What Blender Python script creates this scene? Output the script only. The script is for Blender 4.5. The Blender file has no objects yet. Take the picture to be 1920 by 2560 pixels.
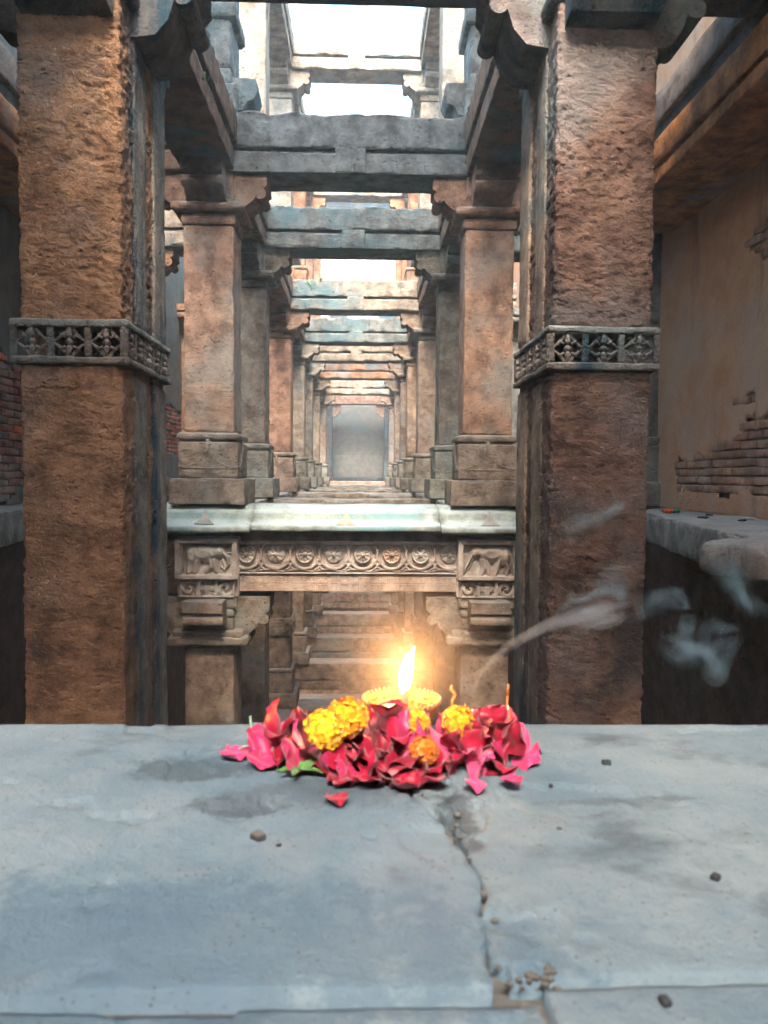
import bpy, math, random
import numpy as np
from mathutils import Matrix, Vector, Euler
R = math.radians
C = bpy.context.scene.collection
S = bpy.context.scene
rng = random.Random(7)

# ------------------------------------------------------------------ camera, sky, sun, exposure
cam_d = bpy.data.cameras.new('camera'); cam = bpy.data.objects.new('camera', cam_d); C.objects.link(cam)
cam_d.sensor_fit = 'HORIZONTAL'; cam_d.sensor_width = 36.0; cam_d.lens = 36.0
cam_d.clip_start = 0.02; cam_d.clip_end = 400
cam.matrix_world = (Matrix.Translation((0, 0, 0.27)) @ Matrix.Rotation(R(-1.76), 4, 'Z')
                    @ Matrix.Rotation(R(90 - 2.65), 4, 'X') @ Matrix.Rotation(R(0.45), 4, 'Z'))
cam_d.dof.use_dof = True; cam_d.dof.focus_distance = 6.5; cam_d.dof.aperture_fstop = 16
S.camera = cam
SUN_EL, SUN_AZ = 47.0, 183.0          # azimuth clockwise from +Y
w = bpy.data.worlds.new('World'); S.world = w; w.use_nodes = True
wt = w.node_tree; wt.nodes.clear()
sky = wt.nodes.new('ShaderNodeTexSky'); sky.sky_type = 'NISHITA'; sky.sun_disc = False
sky.sun_elevation = R(SUN_EL); sky.sun_rotation = R(SUN_AZ)
sky.air_density = 1.0; sky.dust_density = 4.0; sky.ozone_density = 1.0
hs = wt.nodes.new('ShaderNodeHueSaturation'); hs.inputs['Saturation'].default_value = 1.15; hs.inputs['Hue'].default_value = 0.472
bg = wt.nodes.new('ShaderNodeBackground'); bg.inputs['Strength'].default_value = 0.15
wo = wt.nodes.new('ShaderNodeOutputWorld')
wt.links.new(sky.outputs[0], hs.inputs['Color']); wt.links.new(hs.outputs[0], bg.inputs[0]); wt.links.new(bg.outputs[0], wo.inputs[0])
sl = bpy.data.lights.new('sun', 'SUN'); sl.energy = 2.0; sl.angle = R(25); sl.color = (1.0, 0.91, 0.78)
so = bpy.data.objects.new('sun', sl); C.objects.link(so)
sd = Vector((math.sin(R(SUN_AZ)) * math.cos(R(SUN_EL)), math.cos(R(SUN_AZ)) * math.cos(R(SUN_EL)), math.sin(R(SUN_EL))))
so.rotation_euler = sd.to_track_quat('Z', 'Y').to_euler(); so.location = (0, 0, 30)
S.view_settings.view_transform = 'Standard'; S.view_settings.look = 'None'
S.view_settings.gamma = 1; S.view_settings.exposure = 3.5
S.render.engine = 'CYCLES'
S.cycles.max_bounces = 7; S.cycles.diffuse_bounces = 2; S.cycles.glossy_bounces = 2
S.cycles.transparent_max_bounces = 8; S.cycles.volume_bounces = 0; S.cycles.transmission_bounces = 3
S.cycles.use_denoising = True; S.cycles.caustics_reflective = False; S.cycles.caustics_refractive = False
S.cycles.sample_clamp_indirect = 6

# ------------------------------------------------------------------ numpy noise and mesh helpers
def _h(ix, iy, iz):
    n = (ix.astype(np.int64) * 374761393 + iy.astype(np.int64) * 668265263 + iz.astype(np.int64) * 2147483647 * 3 + 1013904223) & 0xffffffff
    n = ((n ^ (n >> 13)) * 1274126177) & 0xffffffff
    n = ((n ^ (n >> 16)) * 2246822519) & 0xffffffff
    return ((n ^ (n >> 15)) & 0xffff) / 65535.0
def vn(p):
    f = np.floor(p); t = p - f; t = t * t * (3 - 2 * t); i = f.astype(np.int64)
    x, y, z = i[:, 0], i[:, 1], i[:, 2]; a, b, c = t[:, 0], t[:, 1], t[:, 2]
    r = 0
    for dx in (0, 1):
        for dy in (0, 1):
            for dz in (0, 1):
                r = r + _h(x + dx, y + dy, z + dz) * (a if dx else 1 - a) * (b if dy else 1 - b) * (c if dz else 1 - c)
    return r * 2 - 1
def fbm(p, o=3):
    r = 0; a = 1.0; s = 0
    for k in range(o):
        r = r + a * vn(p * (2.03 ** k) + 17.3 * k); s += a; a *= 0.5
    return r / s
def mesh(name, v, f, smooth=True):
    me = bpy.data.meshes.new(name)
    v = np.asarray(v, dtype=np.float32)
    if isinstance(f, np.ndarray):
        n, k = f.shape
        me.vertices.add(len(v)); me.vertices.foreach_set('co', v.ravel())
        me.loops.add(n * k); me.loops.foreach_set('vertex_index', f.astype(np.int32).ravel())
        me.polygons.add(n); me.polygons.foreach_set('loop_start', np.arange(0, n * k, k, dtype=np.int32))
    else:
        me.from_pydata([tuple(map(float, q)) for q in v], [], [tuple(map(int, q)) for q in f])
    me.polygons.foreach_set('use_smooth', np.full(len(me.polygons), smooth))
    me.update(calc_edges=True); me.validate()
    return me
def axis_pts(a, b, r, res):
    n = max(1, int(math.ceil((b - a - 2 * r) / res)))
    return np.concatenate([[a, a + r * .35], np.linspace(a + r, b - r, n + 1), [b - r * .35, b]])
def box_vf(lo, hi, r=.012, amp=.005, res=.09, freq=5, seed=0, chip=.0, stretch=(1, 1, 1), top=0.0, fine=0.0, pitd=0.0, pitf=26):
    lo = np.array(lo, float); hi = np.array(hi, float); r = min(r, .45 * (hi - lo).min())
    ax = [axis_pts(lo[k], hi[k], r, res) for k in range(3)]
    V, F, off = [], [], 0
    for k in range(3):
        i, j = [(1, 2), (2, 0), (0, 1)][k]
        A, B = np.meshgrid(ax[i], ax[j], indexing='ij'); na, nb = A.shape
        idx = np.arange(na * nb).reshape(na, nb)
        q = np.stack([idx[:-1, :-1], idx[1:, :-1], idx[1:, 1:], idx[:-1, 1:]], -1).reshape(-1, 4)
        for side in (0, 1):
            P = np.zeros((na * nb, 3)); P[:, i] = A.ravel(); P[:, j] = B.ravel(); P[:, k] = (lo, hi)[side][k]
            V.append(P); F.append((q if side else q[:, ::-1]) + off); off += na * nb
    V = np.concatenate(V); F = np.concatenate(F)
    key = np.round(V * 1e5).astype(np.int64)
    _, first, inv = np.unique(key, axis=0, return_index=True, return_inverse=True)
    V = V[first]; F = inv.reshape(-1)[F]
    q = np.clip(V, lo + r, hi - r); d = V - q; L = np.linalg.norm(d, axis=1, keepdims=True); n = d / np.maximum(L, 1e-9)
    V = q + n * r
    s = np.array([seed * 13.7, seed * 7.1, seed * 3.3])
    if amp or chip or top or fine or pitd:
        P = V * np.array(stretch)
        disp = amp * fbm(P * freq + s, 3)
        if fine: disp = disp + fine * fbm(P * freq * 6 + s + 9, 2)
        if pitd:
            disp = disp - pitd * np.clip((fbm(P * pitf + s + 2, 3) - .04) * 3.2, 0, 1) * np.clip(.55 + 1.6 * fbm(P * 2.5 + s, 2), .15, 1)
        if chip:
            edge = ((np.abs(d) > 1e-6).sum(1) >= 2)
            disp = disp - np.where(edge, chip * np.clip(fbm(V * 13 + s + 5, 3) * 3.0 - .25, 0, 1), 0)
        if top:
            disp = disp + np.where(n[:, 2] > .5, top * fbm(V * 4.5 + s + 31, 3), 0)
        V = V + n * disp[:, None]
    return V, F
def join(*vfs):
    V, F, o = [], [], 0
    for v, f in vfs:
        V.append(v); F.append(np.asarray(f) + o); o += len(v)
    return np.concatenate(V), np.concatenate(F)
def box_me(name, lo, hi, **k): return mesh(name, *box_vf(lo, hi, **k))
def prism_vf(prof, x0, x1, nseg=6, amp=.004, freq=6, seed=0, rough_ends=0.0):
    """closed 2-D profile (y,z) swept along x, quads; ends closed with a fan of quads"""
    prof = np.array(prof, float); n = len(prof); xs = np.linspace(x0, x1, nseg + 1)
    V = np.concatenate([np.column_stack([np.full(n, x), prof]) for x in xs])
    V = V + amp * np.column_stack([fbm(V * freq + seed + 3 * k, 2) for k in range(3)])
    F = []
    for s in range(nseg):
        for k in range(n):
            a, b = s * n + k, s * n + (k + 1) % n
            F.append((a, a + n, b + n, b))
    c = V[:n].mean(0), V[-n:].mean(0)
    V = np.concatenate([V, [c[0]], [c[1]]]); i0, i1 = len(V) - 2, len(V) - 1
    tri = []
    for k in range(n):
        tri.append((i0, k, (k + 1) % n)); tri.append((i1, nseg * n + (k + 1) % n, nseg * n + k))
    return V, F + tri
def smooth_prof(p, n=3):
    return p
def tube_vf(path, rad, ns=6, flat=1.0):
    P = np.array(path, float); m = len(P); rad = np.broadcast_to(np.asarray(rad, float), (m,))
    T = np.gradient(P, axis=0); T /= np.maximum(np.linalg.norm(T, axis=1, keepdims=True), 1e-9)
    ref = np.array([0, 1.0, 0]) if abs(T[0][1]) < .9 else np.array([1.0, 0, 0])
    V = []
    for k in range(m):
        a = np.cross(T[k], ref); a /= max(np.linalg.norm(a), 1e-9); b = np.cross(a, T[k])
        for s in range(ns):
            t = 2 * math.pi * s / ns
            V.append(P[k] + rad[k] * (a * math.cos(t) + b * flat * math.sin(t)))
    V += [P[0], P[-1]]; F = []
    for k in range(m - 1):
        for s in range(ns):
            a, b = k * ns + s, k * ns + (s + 1) % ns
            F.append((a, b, b + ns, a + ns))
    for s in range(ns):
        F.append((len(V) - 2, (s + 1) % ns, s, s)); F.append((len(V) - 1, (m - 1) * ns + s, (m - 1) * ns + (s + 1) % ns, (m - 1) * ns + (s + 1) % ns))
    F = [f if len(set(f)) == 4 else tuple(dict.fromkeys(f)) for f in F]
    V = np.array(V); vol = 0.0; c = V.mean(0)
    for f in F:
        p = V[list(f)] - c
        for q in range(1, len(f) - 1): vol += np.dot(p[0], np.cross(p[q], p[q + 1]))
    if vol < 0: F = [tuple(reversed(f)) for f in F]
    return V, F
def join_l(*vfs):
    V, F, o = [], [], 0
    for v, f in vfs:
        V.append(np.asarray(v)); F += [tuple(int(i) + o for i in q) for q in f]; o += len(v)
    return np.concatenate(V), F
def relief_vf(w, h, nx, ny, func, depth, base=.02, nz=.0015, seed=0):
    """height-field panel in the x-z plane facing -y; func(u,v)->0..1, u in 0..w, v in 0..h"""
    u = np.linspace(0, w, nx); v = np.linspace(0, h, ny); U, Vv = np.meshgrid(u, v, indexing='ij')
    H = func(U.ravel(), Vv.ravel()); P = np.column_stack([U.ravel(), 0 * H, Vv.ravel()])
    P[:, 1] = -depth * H - nz * fbm(P * 40 + seed, 2)
    idx = np.arange(nx * ny).reshape(nx, ny)
    F = np.stack([idx[:-1, :-1], idx[1:, :-1], idx[1:, 1:], idx[:-1, 1:]], -1).reshape(-1, 4)
    ring = np.concatenate([idx[:, 0], idx[-1, 1:], idx[-2::-1, -1], idx[0, -2:0:-1]])
    B = P[ring].copy(); B[:, 1] = base; o = len(P); m = len(ring)
    k = np.arange(m); k2 = (k + 1) % m
    F2 = np.stack([ring[k], o + k, o + k2, ring[k2]], -1)
    return np.concatenate([P, B]), np.concatenate([F, F2])

# ------------------------------------------------------------------ object helpers
def obj(name, me, mat, parent=None, loc=(0, 0, 0), rot=(0, 0, 0), scale=(1, 1, 1), color=None):
    if mat is not None and not me.materials: me.materials.append(mat)
    o = bpy.data.objects.new(name, me); C.objects.link(o)
    o.location = loc; o.rotation_euler = rot; o.scale = scale
    if color: o.color = (*color, 1)
    if parent is not None: o.parent = parent
    return o
def tag(o, label=None, cat=None, group=None, kind=None):
    if label: o['label'] = label
    if cat: o['category'] = cat
    if group: o['group'] = group
    if kind: o['kind'] = kind
    return o
def thing(name, label, cat, loc=(0, 0, 0), rz=0, group=None):
    o = bpy.data.objects.new(name, None); C.objects.link(o); o.empty_display_size = .1
    o.location = loc; o.rotation_euler = (0, 0, rz)
    return tag(o, label, cat, group, 'thing')

# ------------------------------------------------------------------ materials
class NT:
    def __init__(s, name):
        s.m = bpy.data.materials.new(name); s.m.use_nodes = True; s.t = s.m.node_tree; s.t.nodes.clear()
        s.out = s.t.nodes.new('ShaderNodeOutputMaterial')
    def n(s, typ, **k):
        x = s.t.nodes.new('ShaderNode' + typ)
        for a, b in k.items(): setattr(x, a, b)
        return x
    def l(s, a, b): s.t.links.new(a, b)
    def setin(s, sock, v):
        if isinstance(v, bpy.types.NodeSocket): s.l(v, sock)
        elif isinstance(v, tuple) and len(v) == 3 and sock.type == 'RGBA': sock.default_value = (*v, 1)
        else: sock.default_value = v
    def noise(s, vec, scale, detail=4, rough=.6):
        x = s.n('TexNoise'); s.l(vec, x.inputs['Vector']); x.inputs['Scale'].default_value = scale
        x.inputs['Detail'].default_value = detail; x.inputs['Roughness'].default_value = rough
        return x.outputs['Fac'] if 'Fac' in x.outputs else x.outputs[0]
    def map(s, vec, sc, loc=(0, 0, 0)):
        x = s.n('Mapping'); s.l(vec, x.inputs[0]); x.inputs['Scale'].default_value = sc; x.inputs['Location'].default_value = loc
        return x.outputs[0]
    def math(s, op, a, b=0.0, c=None, clamp=False):
        x = s.n('Math', operation=op, use_clamp=clamp); s.setin(x.inputs[0], a); s.setin(x.inputs[1], b)
        if c is not None: s.setin(x.inputs[2], c)
        return x.outputs[0]
    def ramp(s, f, a, b):
        x = s.n('MapRange'); x.interpolation_type = 'SMOOTHSTEP'
        s.l(f, x.inputs[0]); x.inputs[1].default_value = a; x.inputs[2].default_value = b
        return x.outputs[0]
    def mix(s, f, a, b, blend='MIX'):
        x = s.n('Mix', data_type='RGBA', blend_type=blend); s.setin(x.inputs[0], f); s.setin(x.inputs[6], a); s.setin(x.inputs[7], b)
        return x.outputs[2]
    def bsdf(s, col, rough=.85, normal=None, **k):
        b = s.n('BsdfPrincipled'); s.setin(b.inputs['Base Color'], col); s.setin(b.inputs['Roughness'], rough)
        b.inputs['Specular IOR Level'].default_value = k.pop('spec', .25)
        for a, v in k.items(): s.setin(b.inputs[a], v)
        if normal is not None: s.l(normal, b.inputs['Normal'])
        s.l(b.outputs[0], s.out.inputs[0]); return b
    def bump(s, h, dist, strength=1.0, prev=None):
        x = s.n('Bump'); s.l(h, x.inputs['Height']); x.inputs['Distance'].default_value = dist; x.inputs['Strength'].default_value = strength
        if prev is not None: s.l(prev, x.inputs['Normal'])
        return x.outputs[0]

def stone(name, lichen=.35, stain=.3, dust=.5, pit=.006, pits=38, lich_col=(.34, .40, .38), stain_col=(.022, .045, .06), dust_col=(.52, .53, .50), base=None, chis=(1, 1, 1.7), speck=.35, soot=.35, stk=5.5):
    t = NT(name); g = t.n('NewGeometry'); pos = g.outputs['Position']
    oi = t.n('ObjectInfo'); tint = oi.outputs['Color'] if base is None else base
    n1 = t.noise(pos, 1.1, 5); n2 = t.noise(pos, 6, 6, .65); n3 = t.noise(pos, 70, 3, .7); n4 = t.noise(pos, 2.6, 6, .7)
    dark = t.mix(1.0, tint, (.52, .47, .45), 'MULTIPLY'); lite = t.mix(1.0, tint, (1.35, 1.32, 1.28), 'MULTIPLY')
    c = t.mix(t.ramp(n2, .30, .70), dark, lite)
    c = t.mix(t.math('MULTIPLY', t.ramp(n3, .45, .75), .35), c, t.mix(1.0, tint, (.45, .42, .42), 'MULTIPLY'))
    c = t.mix(t.math('MULTIPLY', t.ramp(n1, .48, .68), lichen * 1.6, clamp=True), c, lich_col)
    so_ = t.noise(t.map(pos, (1, 1, .7), (5, 2, 9)), 2.1, 6, .62)
    c = t.mix(t.math('MULTIPLY', t.ramp(so_, .57, .70), soot), c, (.055, .05, .05))
    # vertical rain streaks
    st = t.noise(t.map(pos, (stk, stk, .35)), 1.0, 5, .6)
    st2 = t.ramp(t.math('ADD', t.math('MULTIPLY', st, .7), t.math('MULTIPLY', n4, .3)), .66 - .25 * stain, .80 - .2 * stain)
    c = t.mix(t.math('MULTIPLY', st2, min(1, stain * 1.8)), c, stain_col)
    # dust and pale lichen that settled on upward faces
    sep = t.n('SeparateXYZ'); t.l(g.outputs['Normal'], sep.inputs[0])
    up = t.math('MULTIPLY', t.ramp(sep.outputs[2], .35, .85), t.ramp(n4, .25, .6))
    c = t.mix(t.math('MULTIPLY', up, dust), c, dust_col)
    sp = t.noise(pos, 26, 6, .75)
    c = t.mix(t.math('MULTIPLY', t.math('MULTIPLY', t.ramp(sp, .60, .68), t.ramp(n4, .42, .60)), speck), c, dust_col)
    # pitting and chisel marks
    v = t.n('TexVoronoi'); wob = t.n('TexNoise'); t.l(pos, wob.inputs['Vector']); wob.inputs['Scale'].default_value = 16; wob.inputs['Detail'].default_value = 3
    va = t.n('VectorMath', operation='MULTIPLY_ADD'); t.l(wob.outputs['Color'], va.inputs[0]); va.inputs[1].default_value = (.07, .07, .07); t.l(t.map(pos, chis), va.inputs[2])
    t.l(va.outputs[0], v.inputs['Vector']); v.inputs['Scale'].default_value = pits
    pitf = t.math('MULTIPLY', t.math('SUBTRACT', t.ramp(v.outputs['Distance'], .04, .34), 1.0), t.ramp(t.noise(pos, 5, 4), .42, .62))
    big = t.noise(t.map(pos, chis), pits * .5, 8, .78)
    hgt = t.math('ADD', t.math('MULTIPLY', pitf, 1.5), t.math('MULTIPLY', big, 2.0))
    c = t.mix(t.math('MULTIPLY', pitf, -.55), c, t.mix(1.0, c, (.30, .27, .26), 'MULTIPLY'))
    c = t.mix(t.math('MULTIPLY', t.ramp(big, .54, .70), .45), c, t.mix(1.0, c, (1.5, 1.45, 1.4), 'MULTIPLY'))
    nr = t.bump(hgt, pit); nr = t.bump(n3, pit * .35, 1.0, nr)
    t.bsdf(c, .9, nr, spec=.2); return t.m

M = {}
M['stone'] = stone('sandstone', lichen=.30, stain=.16, dust=.55, pit=.040, pits=20)
M['pale'] = stone('lichened sandstone', lich_col=(.30, .37, .35), lichen=.40, stain=.08, dust=.8, pit=.040, pits=20, speck=.6)
M['lintel'] = stone('weathered lintel stone', lichen=.55, stain=.42, dust=.85, lich_col=(.13, .235, .26), stain_col=(.018, .050, .068), pit=.045, pits=17, speck=.9)  # teal in lichen and stains also carries the cool tone of shade
M['carved'] = stone('carved sandstone', lichen=.20, stain=.05, dust=.3, pit=.002, pits=70)
M['near'] = stone('pitted red sandstone', lichen=.30, stain=.10, dust=.5, pit=.05, pits=17, soot=.85, lich_col=(.26, .27, .26), chis=(1, 1, 1.9))
M['side'] = stone('streaked sandstone', lichen=.35, stain=.80, dust=.5, pit=.040, pits=22, stk=3.6, lich_col=(.17, .25, .25), stain_col=(.010, .055, .085))
M['eave'] = stone('green lichened eave stone', lichen=.9, stain=.05, dust=.8, lich_col=(.15, .255, .25), dust_col=(.40, .47, .46), pit=.003)
M['brick'] = stone('old brick', lichen=.25, stain=.25, dust=.3, pit=.006, pits=45)
M['mortar_light'] = stone('pale lime mortar', lichen=.3, stain=.2, dust=.2, pit=.01, pits=40, base=(.30, .19, .12))
M['mortar'] = stone('lime mortar', lichen=.3, stain=.4, dust=.2, pit=.01, pits=40, base=(.13, .10, .085))

M['darkened'] = stone('shade darkened masonry', lichen=.2, stain=.3, dust=.3, pit=.01, pits=30, base=(.11, .06, .045), stain_col=(.012, .02, .025), lich_col=(.05, .06, .06))  # dark colour puts the void's shade into the walls below floor level
def plaster():
    t = NT('stained lime plaster'); pos = t.n('NewGeometry').outputs['Position']
    n1 = t.noise(pos, .9, 5); n2 = t.noise(pos, 3.0, 9, .78); n3 = t.noise(pos, 26, 5, .75); n4 = t.noise(t.map(pos, (3, 3, .5)), 1.2, 5)
    c = t.mix(t.ramp(n2, .3, .7), (.54, .26, .13), (.66, .38, .22))
    c = t.mix(t.math('MULTIPLY', t.ramp(n1, .45, .65), .5), c, (.50, .41, .33))
    c = t.mix(t.math('MULTIPLY', t.ramp(n4, .58, .75), .5), c, (.15, .095, .07))
    c = t.mix(t.math('MULTIPLY', t.ramp(n3, .62, .72), .6), c, (.12, .07, .05))
    nr = t.bump(t.math('ADD', n3, t.math('MULTIPLY', n2, 3.0)), .02)
    t.bsdf(c, .9, nr, spec=.2); return t.m
M['plaster'] = plaster()
def grey_plaster():
    t = NT('grey lime plaster'); pos = t.n('NewGeometry').outputs['Position']
    n1 = t.noise(pos, 1.0, 6, .65); n2 = t.noise(pos, 5, 6, .7); n3 = t.noise(pos, 30, 3)
    c = t.mix(t.ramp(n2, .3, .7), (.085, .088, .08), (.15, .148, .135)); c = t.mix(t.math('MULTIPLY', t.ramp(n1, .5, .62), .8), c, (.08, .125, .13))
    t.bsdf(c, .9, t.bump(n3, .005), spec=.2); return t.m
M['greyplaster'] = grey_plaster()

def slab_mat():
    t = NT('worn grey paving stone'); g = t.n('NewGeometry'); pos = g.outputs['Position']; oi = t.n('ObjectInfo')
    n1 = t.noise(pos, 4.5, 6, .65); n2 = t.noise(pos, 22, 8, .7); n3 = t.noise(pos, 210, 4, .7); n4 = t.noise(t.map(pos, (1, 1.4, 1), (3, 7, 1)), 7, 5, .6)
    c = t.mix(t.ramp(n1, .32, .68), (.070, .112, .145), (.140, .178, .200)); c = t.mix(1.0, c, oi.outputs['Color'], 'MULTIPLY')
    c = t.mix(t.math('MULTIPLY', t.ramp(n2, .48, .72), .40), c, (.165, .18, .185))
    c = t.mix(t.math('MULTIPLY', t.ramp(n4, .56, .70), .75), c, (.035, .05, .062))
    c = t.mix(t.math('MULTIPLY', t.ramp(n3, .60, .75), .6), c, (.04, .046, .05))
    c = t.mix(t.math('MULTIPLY', t.ramp(t.noise(pos, 9, 2), .66, .74), .3), c, (.20, .12, .12))
    # one large damp blue-grey stain on the big left stone, darker patches near the offering, crack and flakes
    for ctr, rad, col_, amt in (((-.16, .425, 0), (.30, .085, 1), (.045, .085, .125), .62), ((-.155, .70, 0), (.055, .035, 1), (.03, .045, .055), .65), ((-.02, .645, 0), (.10, .03, 1), (.05, .06, .07), .5), ((.30, .47, 0), (.05, .03, 1), (.04, .05, .06), .5), ((.080, .60, 0), (.018, .055, 1), (.025, .033, .042), .75), ((-.10, .622, 0), (.045, .016, 1), (.03, .04, .05), .65), ((.22, .63, 0), (.07, .010, 1), (.04, .05, .055), .5)):
        mp = t.n('Mapping'); mp.vector_type = 'TEXTURE'; t.l(pos, mp.inputs[0]); mp.inputs['Location'].default_value = ctr; mp.inputs['Scale'].default_value = rad
        ln = t.n('VectorMath', operation='LENGTH'); t.l(mp.outputs[0], ln.inputs[0])
        dd = t.math('ADD', ln.outputs['Value'], t.math('MULTIPLY', t.math('SUBTRACT', t.noise(pos, 34, 9, .78), .5), 3.2))
        c = t.mix(t.math('MULTIPLY', t.ramp(dd, 1.15, .60), amt), c, col_)
    vv = t.n('TexVoronoi'); t.l(pos, vv.inputs['Vector']); vv.inputs['Scale'].default_value = 150
    c = t.mix(t.math('MULTIPLY', t.ramp(vv.outputs['Distance'], .22, .10), t.math('MULTIPLY', t.ramp(n2, .45, .6), .8)), c, (.02, .026, .032))
    nr = t.bump(t.math('ADD', t.math('ADD', n2, t.noise(pos, 75, 5, .7)), t.math('ADD', t.math('MULTIPLY', n3, .35), t.math('MULTIPLY', t.noise(pos, 420, 3, .7), .25))), .0024)
    t.bsdf(c, t.math('ADD', .55, t.math('MULTIPLY', n2, .35)), nr, spec=.35); return t.m
M['slab'] = slab_mat()
M['grit'] = stone('grey grit', lichen=.2, stain=.2, dust=.2, pit=.004, pits=120, base=(.075, .075, .075))
def plain(name, col, rough=.6, var=.3, scale=60, **k):
    t = NT(name); pos = t.n('TexCoord').outputs['Object']; n = t.noise(pos, scale, 4); oi = t.n('ObjectInfo')
    a = tuple(x * (1 - var) for x in col); b = tuple(min(1, x * (1 + var)) for x in col)
    c = t.mix(t.ramp(n, .3, .7), a, b)
    t.bsdf(c, rough, t.bump(n, k.pop('bump', .0006)), **k); return t.m
def petal_mat(name, dark, lite):
    t = NT(name); tc = t.n('TexCoord').outputs['Generated']; oi = t.n('ObjectInfo')
    n = t.noise(t.map(tc, (14, 2, 2)), 1.0, 3); f = t.math('ADD', t.math('MULTIPLY', n, .6), t.math('MULTIPLY', oi.outputs['Random'], .45))
    c = t.mix(t.ramp(f, .2, .85), dark, lite)
    b = t.bsdf(c, .42, t.bump(n, .0006), spec=.4, **{'Sheen Weight': .25, 'Subsurface Weight': 0.0})
    tr = t.n('BsdfTranslucent'); t.l(c, tr.inputs[0]); mx = t.n('MixShader'); mx.inputs[0].default_value = .2
    t.l(b.outputs[0], mx.inputs[1]); t.l(tr.outputs[0], mx.inputs[2]); t.l(mx.outputs[0], t.out.inputs[0]); return t.m
M['rose'] = petal_mat('crimson rose petal', (.17, .0004, .010), (.40, .002, .038))
M['rose_pink'] = petal_mat('pink rose petal', (.42, .010, .08), (.64, .07, .20))
M['marigold'] = petal_mat('marigold petal', (.86, .36, .004), (.92, .55, .015))
M['orange'] = petal_mat('orange marigold petal', (.50, .10, .002), (.68, .18, .004))
M['leaf'] = petal_mat('green leaf', (.05, .16, .03), (.13, .32, .06))
M['sepal'] = petal_mat('pale green sepal', (.16, .28, .18), (.34, .46, .34))
M['brass'] = plain('brass', (.72, .46, .16), .28, .2, 120, Metallic=1.0)
M['foil'] = plain('gilded cup', (.26, .15, .055), .55, .4, 300, Metallic=.6, bump=.002)
M['rim'] = plain('dull rim', (.12, .085, .065), .6, .4, 300, bump=.001)
M['clay'] = plain('terracotta', (.30, .13, .07), .8, .25, 80)
M['oil'] = plain('ghee', (.10, .04, .006), .12, .1, 40, spec=.6)
M['wick'] = plain('charred cotton', (.12, .10, .08), .9, .4, 200)
M['stick'] = plain('incense stick', (.33, .12, .045), .8, .3, 150)
M['ash'] = plain('ash', (.45, .42, .40), .9, .2, 200)
M['coal'] = plain('charcoal', (.02, .024, .028), .7, .4, 150)
M['wrapper'] = plain('orange wrapper', (.55, .09, .04), .4, .5, 60)
M['wrapper_green'] = plain('green wrapper', (.03, .22, .14), .4, .4, 60)
def emis(name, col, s, tip=None):
    t = NT(name); e = t.n('Emission'); e.inputs[1].default_value = s
    if tip is None: e.inputs[0].default_value = (*col, 1)
    else:
        sp = t.n('SeparateXYZ'); t.l(t.n('TexCoord').outputs['Generated'], sp.inputs[0])
        t.l(t.mix(t.ramp(sp.outputs[2], .0, .5), tip, col), e.inputs[0])
    t.l(e.outputs[0], t.out.inputs[0]); return t.m
M['flame'] = emis('flame', (1.0, .50, .16), 14, (1.0, .30, .05))
M['ember'] = emis('glowing ember', (1.0, .25, .05), 6)
def volume(name, dens, col, scale, lo, hi, center=None, rad=None):
    t = NT(name); pv = t.n('VolumePrincipled'); pv.inputs['Color'].default_value = (*col, 1); pv.inputs['Anisotropy'].default_value = .1
    pos = t.n('NewGeometry').outputs['Position']
    if scale:
        wv = t.n('TexNoise'); t.l(t.map(pos, (1, 1, 1)), wv.inputs['Vector']); wv.inputs['Scale'].default_value = scale
        wv.inputs['Detail'].default_value = 4; wv.inputs['Distortion'].default_value = 1.6
        d = t.math('MULTIPLY', t.ramp(wv.outputs[0], lo, hi), dens)
    else: d = None
    if center is not None:
        vm = t.n('VectorMath', operation='DISTANCE'); t.l(pos, vm.inputs[0]); vm.inputs[1].default_value = center
        f = t.math('POWER', t.ramp(vm.outputs['Value'], rad, 0.0), 1.5)
        d = t.math('MULTIPLY', f, d if d is not None else dens)
    t.l(d, pv.inputs['Density']); t.l(pv.outputs[0], t.out.inputs['Volume']); return t.m

# stone tints (object colours)
TAN, RED, PALE, ORNG, GREY, BROWN = (.36, .23, .15), (.33, .175, .105), (.38, .33, .26), (.42, .225, .125), (.27, .27, .25), (.24, .15, .10)
GRN = (.26, .30, .26)

# ------------------------------------------------------------------ plan of the well
CX = -0.11; HW = 1.07; SW = .46
XI = HW + SW / 2                       # column axis, inner rows
XO = 2.73                              # column axis, outer rows
ROW = [7.43, 9.77, 13.23, 16.30, 18.93, 22.2, 26.4]
ORD = ['first', 'second', 'third', 'fourth', 'fifth', 'sixth', 'seventh']
WL, WR = -3.0, 2.80

# ------------------------------------------------------------------ columns
_cache = {}
def bracket_prof(L, h):
    """profile (x outward, z) of a curled bracket arm: flat slab over a scroll"""
    P = [(-.02, h), (L, h), (L + .005, h * .66), (L - .03, h * .60)]
    for a in np.linspace(80, -150, 9): P.append((L - .055 + .05 * math.cos(R(a)), h * .40 + .05 * math.sin(R(a))))
    P += [(L - .13, h * .16), (L - .20, 0.0), (-.02, -.02)]
    return P
def bracket_me(L, h, th, seed):
    k = ('br', L, h, th, seed)
    if k not in _cache:
        v, f = prism_vf(bracket_prof(L, h), -th / 2, th / 2, 5, .004, 8, seed)
        v = v[:, [1, 0, 2]]; f = [tuple(reversed(q)) for q in f]
        _cache[k] = mesh('bracket', v, f, False)
    return _cache[k]
def cbox(key, lo, hi, **k):
    kk = (key, tuple(lo), tuple(hi), tuple(sorted((a, str(b)) for a, b in k.items())))
    if kk not in _cache: _cache[kk] = box_me(key, lo, hi, **k)
    return _cache[kk]
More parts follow.
